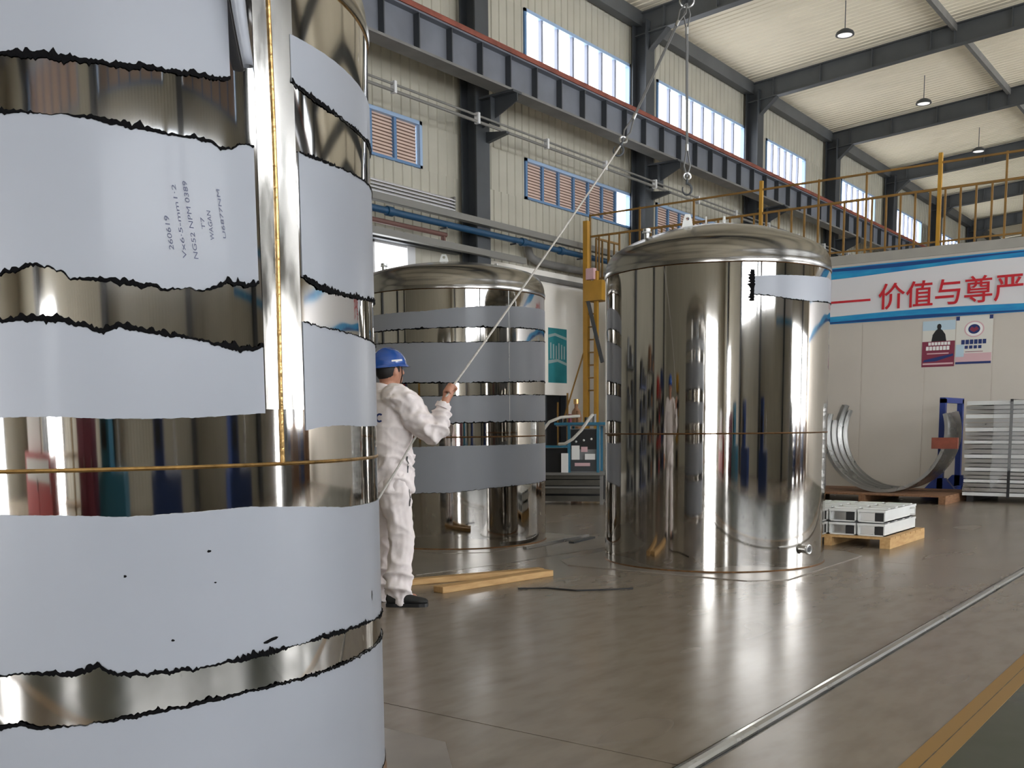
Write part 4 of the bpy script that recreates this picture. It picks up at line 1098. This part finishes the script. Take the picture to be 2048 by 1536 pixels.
for k in range(n_):
    a = 2 * PI * k / n_; vs.append(H(-.004 + .120 * math.cos(a), .096 * math.sin(a), .018))
for i in range(K):
    for k in range(n_): fs.append((i * n_ + k, i * n_ + (k + 1) % n_, (i + 1) * n_ + (k + 1) % n_, (i + 1) * n_ + k))
o1 = (K + 1) * n_
for k in range(n_):
    k2 = (k + 1) % n_; fs.append((k2, k, o1 + k, o1 + k2)); fs.append((o1 + k2, o1 + k, o1 + n_ + k, o1 + n_ + k2))
hm.add(vs, fs); hm.smooth = True; hl = hm.build('hard_hat', 'helmet', ps)
MB().tube([H(.045, -.085, .02), H(.050, -.074, -.04), H(.048, -.045, -.10), H(.052, 0, -.118)], .004, 6).build('chin_strap', 'black', hl)
# white mark on the side of the helmet
mb = MB(); pts = []
for i in range(7):
    t = -.9 + .3 * i
    for z in (.055, .066):
        ph = math.asin(min(1, ((z - .030) / .118)) ** (1 / .9)); rr = math.cos(ph) + .012; a = -PI / 2 + t * .4
        pts.append(H(-.004 + .134 * rr * math.cos(a), .108 * rr * math.sin(a), z))
mb.add(pts, [(2 * i, 2 * i + 1, 2 * i + 3, 2 * i + 2) for i in range(6)]); put('helmet_mark', mb.mesh('helmet_mark', fix=False), 'paper', hl)

# ---- rope, slings and crane hook
pth = []
A_ = G; B_ = rope_top
for i in range(13):
    t = i / 12; p = A_.lerp(B_, t); p.z -= .03 * math.sin(PI * t) * 0.5; pth.append(p)
tail = [L(.20, .31, 1.33), L(.08, .262, 1.185), L(-.06, .25, .98), L(-.22, .24, .76), L(-.38, .24, .5), L(-.5, .25, .2), L(-.56, .28, .02), L(-.5, .4, .012), L(-.62, .5, .012)]
allp = tail[::-1] + pth
sp_ = []
for i in range(len(allp) - 1):
    a, b_, c, d_ = allp[max(i - 1, 0)], allp[i], allp[i + 1], allp[min(i + 2, len(allp) - 1)]
    for j in range(4):
        t = j / 4; sp_.append(.5 * ((2 * b_) + (c - a) * t + (2 * a - 5 * b_ + 4 * c - d_) * t * t + (3 * b_ - a - 3 * c + d_) * t ** 3))
sp_.append(allp[-1])
MB().tube(sp_, .0078, 8).build('tag_rope', 'rope', None, label='thin pale rope running taut from the worker up to the sling hook', cat='rope')

HK = Vector((8.71, 4.51, 4.98))
ck = empty('crane_hook', HK, 'dark crane hook with cables hanging above the right tank, cut by the top edge', 'crane hook')
MB().torus(HK + Vector((0, 0, .10)), (.6, -.8, 0), .085, .022, 28, 10, PI * .5, PI * 2.25).build('hook', 'steel_dark', ck)
MB().tube([HK + Vector((0, 0, .18)), HK + Vector((0, 0, .36))], .03, 12).build('shank', 'steel_dark', ck)
MB().box((HK.x - .12, HK.y - .16, HK.z + .34), (HK.x + .12, HK.y + .16, HK.z + .72)).build('hook_block', 'yellow', ck)
for s in (-1, 1): MB().tube([(HK.x, HK.y + s * .12, HK.z + .7), (HK.x, HK.y + s * .12, 8.6)], .008, 6).build('hoist_cable', 'steel_dark', ck)
MB().torus(HK + Vector((0, 0, .02)), (.8, .6, .0), .06, .012, 24, 8).build('master_link', 'steel', ck)
def sling(label, a, b):
    t = empty('wire_sling', a, label, 'sling'); a = Vector(a); b = Vector(b); d = (b - a).normalized(); s_ = d.cross(Vector((.8, .6, 0))).normalized()
    MB().tube([a, a + d * .10 + s_ * .03, a + d * .22 + s_ * .005, b - d * .24 + s_ * .005, b - d * .10 + s_ * .028, b], .0075, 7).build('wire', 'wire_grey', t)
    MB().tube([a, a + d * .10 - s_ * .03, a + d * .22 - s_ * .005, b - d * .24 - s_ * .005, b - d * .10 - s_ * .028, b], .0075, 7).build('wire', 'wire_grey', t)
    for q in (a + d * .24, b - d * .26): MB().tube([q - d * .03, q + d * .03], .016, 10).build('ferrule', 'steel', t)
    # shackle and hook at the lower end
    MB().torus(b - d * .01, d.cross(s_), .030, .010, 20, 7).build('shackle', 'steel', t)
    hk = []
    for i in range(15):
        a_ = math.radians(95 - 300 * i / 14); hk.append(b + d * (.105 + .0) + s_ * (.042 * math.cos(a_)) - d * (.050 * math.sin(a_)))
    MB().tube([b + d * .01, b + d * .045] + hk, [.013, .013] + [.013 - .0005 * i for i in range(15)], 9).build('sling_hook', 'steel_dark', t)
    MB().bar(b + d * .05 + s_ * .01, b + d * .11 + s_ * .045, .012, .006).build('latch', 'steel', t)
sling('steel wire sling pulled sideways toward the worker by the rope', HK, rope_top - (rope_top - HK).normalized() * .05)
sling('steel wire sling hanging straight down with an open hook over the right tank', HK, (8.71, 4.49, 3.47))
# bridge of the crane, high above the picture
cbg = empty('crane_bridge', (8.71, 1.5, 8.45), 'dark crane bridge spanning the hall above the tanks, above the photo', 'crane')
MB().box((7.9, -9.4, 8.6), (8.4, 12.4, 9.4)).build('bridge_girder', 'paint_dark', cbg); MB().box((9.6, -9.4, 8.6), (10.6, 12.4, 9.4)).build('bridge_girder', 'paint_dark', cbg)
for y in (-9.4, 12.4): MB().box((7.2, y - .15, 8.46), (11.2, y + .15, 8.75)).build('end_carriage', 'yellow', cbg)
MB().box((8.2, 4.0, 9.4), (9.8, 5.0, 9.8)).build('trolley', 'machine_blue', cbg)
# ================================================================== THINGS BY THE BACK WALL
def pallet(label, x0, x1, y0, y1, h, mt, nx=7, along='x', loc=None):
    t = empty('wooden_pallet', ((x0 + x1) / 2, (y0 + y1) / 2, 0), label, 'pallet')
    n = nx; w_ = (x1 - x0) / n if along == 'y' else (y1 - y0) / n
    for i in range(n):
        if along == 'y': MB().box((x0 + i * w_ + .01, y0, h - .022), (x0 + (i + 1) * w_ - .01, y1, h)).build('board', mt, t)
        else: MB().box((x0, y0 + i * w_ + .01, h - .022), (x1, y0 + (i + 1) * w_ - .01, h)).build('board', mt, t)
    for k in (0, .5, 1):
        if along == 'y':
            y = y0 + .05 + (y1 - y0 - .10) * k; MB().box((x0, y - .05, .0), (x1, y + .05, h - .022)).build('bearer', mt, t)
        else:
            x = x0 + .05 + (x1 - x0 - .10) * k; MB().box((x - .05, y0, .0), (x + .05, y1, h - .022)).build('bearer', mt, t)
    return t
pallet('small pale wooden pallet under the white troughs beside the right tank', 10.28, 11.5, 3.04, 4.30, .11, 'wood', 7, 'y')
# white sheet-metal troughs, two tiers
def trough(label, x0, x1, y0, y1, z0, z1, handle):
    t = empty('metal_trough', ((x0 + x1) / 2, (y0 + y1) / 2, z0), label, 'trough', 'white troughs on the small pallet')
    th = .012
    MB().box((x0, y0, z0), (x1, y0 + th, z1)).build('side_wall', 'white_metal', t); MB().box((x0, y1 - th, z0), (x1, y1, z1)).build('side_wall', 'white_metal', t)
    MB().box((x0, y0, z0), (x1, y1, z0 + th)).build('bottom', 'white_metal', t)
    MB().box((x0 - .015, y0 - .006, z1 - .022), (x1, y1, z1)).build('lid', 'white_metal', t)
    MB().box((x0 + .05, y0 + th, z0 + th), (x0 + .07, y1 - th, z1 - .03)).build('inner_plate', 'steel', t)
    MB().box((x0, y0 + th, z0 + th), (x0 + .03, y0 + .10, z1 - .03)).build('end_slot', 'black', t)
    for k in range(4):
        MB().box((x0 + .12 + k * .25, y0 + .01, z1), (x0 + .2 + k * .25, y1 - .01, z1 + .012)).build('lid_rib', 'white_metal', t)
    if handle:
        MB().tube([(x1 - .2, y0 - .0, z1 - .03), (x1 - .2, y0 - .05, z1 - .03), (x1 - .2, y0 - .05, z1 - .1), (x1 - .2, y0, z1 - .1)], .010, 8).build('handle', 'white_metal', t)
for i in range(4):
    for j in range(2):
        y0 = 3.12 + i * .29; z0 = .11 + j * .137
        trough(('lower' if j == 0 else 'upper') + ' tier white metal trough on the small pallet, ' + ('nearest the aisle', 'second from the aisle', 'third from the aisle', 'partly hidden by the right tank')[i],
               10.36, 11.42, y0, y0 + .27, z0, z0 + .125, i == 0 and j == 1)

pallet('long dark wooden pallet under the steel hoops by the back wall', 16.2, 18.0, 4.0, 6.5, .13, 'wood_dark', 8, 'y')
# open steel hoops, nested
def hoop(label, x0, wd, cy, cz, R, a0, a1, th=.012, fl=.05):
    t = empty('steel_hoop', (x0, cy, cz - R), label, 'steel hoop', 'open steel hoops on the dark pallet')
    n = 56
    def band(nm, r0, r1, xa, xb, mt):
        vs = []; fs = []
        for i in range(n + 1):
            a = a0 + (a1 - a0) * i / n
            for r, x in ((r0, xa), (r1, xa), (r1, xb), (r0, xb)): vs.append((x, cy + r * math.cos(a), cz + r * math.sin(a)))
            if i:
                o_ = 4 * i
                for k in range(4): fs.append((o_ - 4 + k, o_ - 4 + (k + 1) % 4, o_ + (k + 1) % 4, o_ + k))
        fs += [(0, 1, 2, 3), (4 * n + 3, 4 * n + 2, 4 * n + 1, 4 * n)]
        mb = MB(); mb.add(vs, fs); mb.smooth = True; mb.build(nm, mt, t)
    band('web', R - th, R, x0, x0 + wd, 'steel'); band('flange', R - fl, R - th, x0, x0 + .012, 'steel'); band('flange', R - fl, R - th, x0 + wd - .012, x0 + wd, 'steel')
    return t
HZ = .145 + .97
for i, (x0, R, da, db) in enumerate(((16.55, .97, .30, .28), (16.80, .96, .20, .30), (17.05, .95, .50, .33), (17.30, .94, .42, .36))):
    # angles measured from +y (left in the photo) downwards to -y
    hoop('open C-shaped steel hoop standing on the dark pallet, ' + ('nearest of four', 'second of four', 'third of four', 'farthest of four')[i], x0, .23, 5.06, .132 + R, R, PI - db + 0 if False else -PI - db * 1.0, da * 1.0 - 0)
# red wrapped tag on the hoops
MB().box((16.50, 3.93, .83), (16.548, 4.31, 1.0)).build('hanging_sign', 'orange', None, label='small orange-red sign hung between the hoops and the blue rack', cat='sign')

rk = empty('steel_rack', (18.75, 4.57, 0), 'blue goalpost-shaped steel rack beside the steel hoops', 'rack')
for x in (18.15, 19.3):
    MB().box((x - .05, 4.53, .05), (x + .05, 4.62, 1.62)).build('post', 'rack_blue', rk)
    MB().prism([(4.28, 0), (4.88, 0), (4.88, .05), (4.66, .30), (4.49, .30), (4.28, .05)], 0, x - .05, x + .05).build('foot', 'rack_blue', rk)
MB().box((18.1, 4.53, 1.55), (19.35, 4.62, 1.64)).build('crossbar', 'rack_blue', rk)
MB().box((18.15, 4.5, .05), (19.3, 4.56, .12)).build('lower_bar', 'rack_blue', rk)
# wrapped bundle of sheets
bd = empty('sheet_bundle', (17.9, 2.9, 0), 'tall strapped bundle of pale steel panels partly wrapped in clear film', 'bundle')
z = .10; k = 0
MB().box((17.05, 1.9, 0), (18.8, 2.0, .10)).build('bearer', 'black', bd); MB().box((17.05, 2.9, 0), (18.8, 3.0, .10)).build('bearer', 'black', bd); MB().box((17.05, 3.8, 0), (18.8, 3.9, .10)).build('bearer', 'black', bd)
while z < 1.56:
    h_ = .058 + .02 * random.random(); e = .02 * random.random()
    MB().box((17.0 + e, 1.6, z), (18.85, 3.96 - e * 1.5, z + h_ - .014)).build('panel', 'steel' if k % 3 else 'white_metal', bd); z += h_; k += 1
for y in (3.3, 2.2): 
    MB().box((16.985, y - .02, .08), (16.997, y + .02, z)).build('strap', 'black', bd); MB().box((16.985, y - .02, z), (18.86, y + .02, z + .008)).build('strap', 'black', bd)
# clear wrap: a crinkled translucent skirt over the near corner
vs = []; fs = []; N = 26; K = 18
for i in range(K + 1):
    for j in range(N + 1):
        y = 3.55 - 2.0 * j / N; zz = z + .03 - (1.42 * i / K) * (1 - .25 * max(0, math.sin(j * .35))); q = noise.noise((y * 5, zz * 4, 2))
        if i == 0: vs.append((17.35 + .05 * q, y, z + .03 + .03 * q))
        else: vs.append((16.978 - .012 * abs(q), y + .02 * q + (.3 * (1 - i / K) if j == 0 else 0) * 0, zz))
for i in range(K):
    for j in range(N): fs.append((i * (N + 1) + j, i * (N + 1) + j + 1, (i + 1) * (N + 1) + j + 1, (i + 1) * (N + 1) + j))
M_ = bpy.data.materials.new('clear_wrap'); M_.use_nodes = True; nt = M_.node_tree; pb = nt.nodes['Principled BSDF']
pb.inputs['Base Color'].default_value = (.8, .82, .83, 1); pb.inputs['Roughness'].default_value = .18
tb = nt.nodes.new('ShaderNodeBsdfTransparent'); mx = nt.nodes.new('ShaderNodeMixShader'); mx.inputs[0].default_value = .22
nt.links.new(tb.outputs[0], mx.inputs[1]); nt.links.new(pb.outputs[0], mx.inputs[2]); nt.links.new(mx.outputs[0], nt.nodes['Material Output'].inputs[0]); MATS['clear_wrap'] = M_
mb = MB(); mb.add(vs, fs); mb.smooth = True; put('clear_wrap', mb.mesh('clear_wrap', fix=False), 'clear_wrap', bd)
# rolled white bag at the rack's foot
mb = MB(); mb.ell((18.75, 4.22, .12), (.22, .13, .12), 16, 10)
mb.v = [tuple(Vector(p) + Vector((.03, .03, .02)) * noise.noise(Vector(p) * 9)) for p in mb.v]
mb.build('plastic_sack', 'white_metal', None, label='small white plastic sack on the floor at the foot of the blue rack', cat='sack')

# ================================================================== WELDING STATION between the far tanks
cx, cy = 13.45, 8.88; ang = math.atan2(-.82, .39)        # long side runs across the view
ux = Vector((math.cos(ang), math.sin(ang), 0)); vy = Vector((-math.sin(ang), math.cos(ang), 0))
if vy.dot(Vector((.8, .6, 0))) < 0: vy = -vy
O_ = Vector((cx, cy, 0))
def W3(a, b, z): return O_ + ux * a + vy * b + Vector((0, 0, z))
def obox(mb, a0, a1, b0, b1, z0, z1):
    return mb.add([W3(a0, b0, z0), W3(a1, b0, z0), W3(a1, b1, z0), W3(a0, b1, z0), W3(a0, b0, z1), W3(a1, b0, z1), W3(a1, b1, z1), W3(a0, b1, z1)],
        [(0, 3, 2, 1), (4, 5, 6, 7), (0, 1, 5, 4), (1, 2, 6, 5), (2, 3, 7, 6), (3, 0, 4, 7)])
def ob(nm, mt, par, *a): return obox(MB(), *a).build(nm, mt, par)
sb = empty('steel_step', W3(0, 0, 0), 'low dark steel step bench on the floor between the far tanks', 'bench')
for a in (-.75, .44): 
    for b_ in (0, .55): ob('leg', 'flange_grey', sb, a, a + .05, b_, b_ + .05, 0, .46)
ob('top', 'flange_grey', sb, -.78, .52, -.03, .63, .46, .50)
for z_ in (.05, .17, .30, .40): ob('slat', 'olive_steel', sb, -.72, .44, .0, .03, z_, z_ + .085)
ob('rail', 'flange_grey', sb, -.72, .44, -.02, .0, .255, .285)
ob('back_plate', 'black', sb, -.72, .46, .5, .55, .05, .46)
wc = empty('welding_cart', W3(0, .3, .5), 'blue-framed welding cart loaded with black equipment, on the steel step bench', 'cart')
for a in (-.07, .385):
    for b_ in (.04, .56): ob('frame_post', 'cart_blue', wc, a, a + .04, b_, b_ + .04, .50, 1.28)
ob('frame_rail', 'cart_blue', wc, -.28, .62, .04, .08, 1.24, 1.28); ob('frame_rail', 'cart_blue', wc, -.28, .62, .56, .60, 1.24, 1.28); ob('top_shelf', 'grey_box', wc, -.26, .60, .08, .56, 1.22, 1.245)
ob('frame_post', 'cart_blue', wc, -.50, -.465, .02, .055, .50, .92); ob('frame_rail', 'cart_blue', wc, -.50, -.05, .02, .055, .89, .925)
ob('power_unit', 'grey_box', wc, -.03, .385, .08, .52, .50, 1.18); ob('front_panel', 'black', wc, -.02, .38, .07, .085, .86, 1.17)
ob('lower_strip', 'steel_dark', wc, -.02, .38, .066, .085, .52, .70); ob('notice', 'paper', wc, -.01, .115, .055, .065, .70, .92)
ob('notice', 'paper', wc, .20, .36, .055, .065, .70, .79); ob('notice', 'pink', wc, .14, .24, .055, .065, .82, .90); ob('name_strip', 'pink', wc, .04, .28, .056, .066, .60, .65)
for k in range(3): MB().ell(W3(.06 + k * .12, .07, .98 + .02 * k), (.018, .018, .018), 10, 6).build('dial', 'white_metal', wc)
ob('dark_unit', 'black', wc, -.46, -.08, .10, .5, .5, .88); ob('white_case', 'paper', wc, -.17, -.06, .03, .12, .5, .80)
for k in range(5):
    MB().tube([W3(-.2 + k * .13, .3, 1.245), W3(-.2 + k * .13, .3, 1.36 + .05 * (k % 3))], .03, 10).build('wire_spool', ('black', 'maroon', 'wood_dark', 'black', 'grey_box')[k], wc)
MB().tube([W3(-.52, .0, .98), W3(-.47, 0, 1.14), W3(-.35, 0, 1.29), W3(-.18, .05, 1.36), W3(.1, .2, 1.38)], .024, 10).build(
    'white_hose', 'hose', None, label='thick white hose arching off the left side of the welding cart', cat='hose')
MB().tube([W3(.33, .02, 1.40), W3(.28, -.02, 1.34), W3(.16, -.05, 1.16), W3(.02, -.06, 1.02), W3(-.10, -.05, .95), W3(-.2, 0, .945)], .024, 10).build(
    'white_hose', 'hose', None, label='thick white hose drooping across the front of the welding cart', cat='hose')
gb = empty('gas_bottle', W3(-.05, .9, 0), 'slim brown gas bottle standing behind the welding cart', 'gas bottle')
p_ = W3(-.05, .9, 0); MB().lathe([(.001, 0), (.09, 0), (.09, 1.35), (.07, 1.46), (.03, 1.52), (.03, 1.60)], tuple(p_), 20).build('cylinder', 'wood_dark', gb); MB().lathe([(.045, 1.58), (.045, 1.66), (.001, 1.66)], tuple(p_), 14).build('valve', 'weld', gb)
gb = empty('gas_bottle', W3(.5, .85, 0), 'olive gas bottle at the right end of the welding cart', 'gas bottle')
p_ = W3(.55, .35, 0); MB().lathe([(.001, 0), (.10, 0), (.10, 1.0), (.08, 1.1), (.03, 1.16), (.03, 1.22)], tuple(W3(.58, .9, 0)), 20).build('cylinder', 'ochre', gb); MB().lathe([(.04, 1.2), (.04, 1.28), (.001, 1.28)], tuple(W3(.58, .9, 0)), 14).build('valve', 'weld', gb)

# ================================================================== BEHIND THE CAMERA, seen only in the polished steel
def cab(name, label, cat, x0, x1, y0, y1, h, mt, panel=None):
    t = empty(name, ((x0 + x1) / 2, (y0 + y1) / 2, 0), label, cat)
    MB().box((x0, y0, .05), (x1, y1, h)).build('body', mt, t); MB().box((x0 + .03, y0 + .03, 0), (x1 - .03, y1 - .03, .05)).build('plinth', 'black', t)
    n = 2
    for i in range(n):
        a = x0 + (x1 - x0) * i / n; b_ = x0 + (x1 - x0) * (i + 1) / n
        MB().box((a + .02, y1, .12), (b_ - .02, y1 + .02, h - .05)).build('door', mt, t)
        MB().box((b_ - .09, y1 + .02, h * .5), (b_ - .06, y1 + .05, h * .5 + .16)).build('handle', 'steel', t)
    if panel: MB().box((x0 + .15, y1 + .02, h * .62), (x1 - .15, y1 + .03, h * .92)).build('notice', 'paper', t)
cab('tool_cabinet', 'low red steel cabinet with white notice, mirrored in the left tank', 'cabinet', -8.0, -5.7, -6.2, -5.6, .95, 'cabinet_red', True)
t = empty('notice_board', (-7.2, -5.9, .95), 'framed white notice board standing on the low red cabinet', 'notice board')
MB().box((-7.9, -5.93, .95), (-6.7, -5.88, 1.5)).build('board', 'paper', t); MB().box((-7.95, -5.95, .95), (-6.65, -5.93, 1.55)).build('frame', 'frame_white', t)
cab('tool_cabinet', 'dark red steel cabinet mirrored in the left tank', 'cabinet', -4.2, -3.2, -7.0, -6.4, 1.5, 'maroon')
for i, (x0, x1, y, h, mt, lb) in enumerate(((-3.0, -1.4, -6.6, 1.7, 'cart_blue', 'teal blue machine mirrored in the left tank'), (0.2, 1.9, -6.6, 1.7, 'machine_blue', 'navy blue press mirrored in the left tank'),
                                      (4.8, 6.4, -6.0, 1.7, 'machine_blue', 'navy blue lathe mirrored in the right tank'), (11.5, 12.6, -7.5, 1.7, 'grey_box', 'grey machine mirrored in the right tank'))):
    t = empty('workshop_machine', ((x0 + x1) / 2, y, 0), lb, 'machine')
    MB().box((x0, y - .9, 0), (x1, y, h * .45)).build('bed', mt, t); MB().box((x0 + .2, y - .8, h * .45), (x0 + .75, y - .1, h)).build('head', mt, t)
    MB().box((x0 + .3, y - .1, h * .6), (x0 + .6, y - .06, h * .8)).build('control_panel', 'black', t); MB().tube([(x1 - .3, y - .3, h * .45), (x1 - .3, y - .3, h * .8)], .05, 12).build('spindle', 'steel', t)
t = empty('shelf_rack', (-4.9, -6.4, 0), 'yellow storage shelf mirrored in the left tank', 'shelf')
for x in (-5.5, -4.35):
    for y in (-6.7, -6.1): MB().box((x - .03, y - .03, 0), (x + .03, y + .03, 2.0)).build('upright', 'yellow', t)
for z_ in (.3, .9, 1.5): MB().box((-5.53, -6.73, z_), (-4.32, -6.07, z_ + .05)).build('shelf', 'wood', t)
for x in (-8.5, -5.5):
    t = empty('shelf_rack', (x, -1, 0), 'yellow storage shelf behind the photographer' if x > -6 else 'tall yellow storage shelf far behind the photographer', 'shelf')
    for xx in (x - .6, x + .6):
        for y in (-1.4, -.6): MB().box((xx - .03, y - .03, 0), (xx + .03, y + .03, 2.2)).build('upright', 'yellow', t)
    for z_ in (.3, .95, 1.6): MB().box((x - .62, -1.42, z_), (x + .62, -.58, z_ + .05)).build('shelf', 'wood_dark', t)
for i, x in enumerate((12.8, 14.5, 16.2, 17.9)):
    t = empty('timber_crate', (x + .75, -9.4, 0), ('dark timber crate by the open gate, first of four', 'dark timber crate by the open gate, second of four', 'dark timber crate by the open gate, third of four', 'dark timber crate by the open gate, last of four')[i], 'crate')
    for k in range(5): MB().box((x, -9.9, .08 + k * .24), (x + 1.5, -8.9, .29 + k * .24)).build('board', 'wood_dark' if i % 2 else 'machine_blue', t)
    for q in (0.05, 1.3): MB().box((x + q, -9.95, 0), (x + q + .12, -8.85, 1.3)).build('batten', 'wood_dark', t)
# second banner on the opposite wall
t = empty('wall_banner', (10.0, OY, 3.3), 'white banner with blue edges on the wall behind the photographer', 'banner')
MB().box((7.6, OY, 3.3), (12.4, OY + .02, 4.3)).build('panel', 'banner_white', t); MB().box((7.6, OY + .02, 4.14), (12.4, OY + .024, 4.3)).build('blue_band', 'banner_blue', t); MB().box((7.6, OY + .02, 3.3), (12.4, OY + .024, 3.44)).build('blue_band', 'banner_blue', t)

# workshop clutter along the windowed wall behind the left tank, seen only as reflections
for i, (x0, y0, wd, h, mt, mt2, lb) in enumerate(((-7.5, 11.6, 1.6, 2.3, 'paint_dark', 'machine_blue', 'dark shelving with blue bins'), (-4.6, 11.2, 1.4, 2.0, 'olive_steel', 'cabinet_red', 'olive workbench with red boxes'),
        (-1.8, 11.6, 1.8, 2.5, 'paint_dark', 'wood_dark', 'tall dark rack of timber'), (1.2, 11.4, 1.5, 2.1, 'machine_blue', 'black', 'blue press with black guards'), (4.4, 11.7, 1.5, 2.4, 'paint_dark', 'grey_box', 'dark rack with grey cases'), (-9.5, 7.0, 1.5, 2.2, 'olive_steel', 'yellow', 'olive machine with yellow guards'))):
    t = empty('storage_rack', (x0 + wd / 2, y0 + .4, 0), lb + ' mirrored in the tanks', 'rack')
    for xx in (x0, x0 + wd - .06):
        for yy in (y0, y0 + .74): MB().box((xx, yy, 0), (xx + .06, yy + .06, h)).build('upright', mt, t)
    for k in range(4):
        z_ = .15 + k * (h - .3) / 3.2
        MB().box((x0, y0, z_), (x0 + wd, y0 + .8, z_ + .05)).build('shelf', mt, t)
        for q in range(3): MB().box((x0 + .1 + q * wd / 3.2, y0 + .05, z_ + .05), (x0 + (q + .85) * wd / 3.2 + .05, y0 + .7, z_ + .25 + .12 * ((q + k) % 3))).build('storage_box', mt2 if (q + k) % 2 else 'black', t)
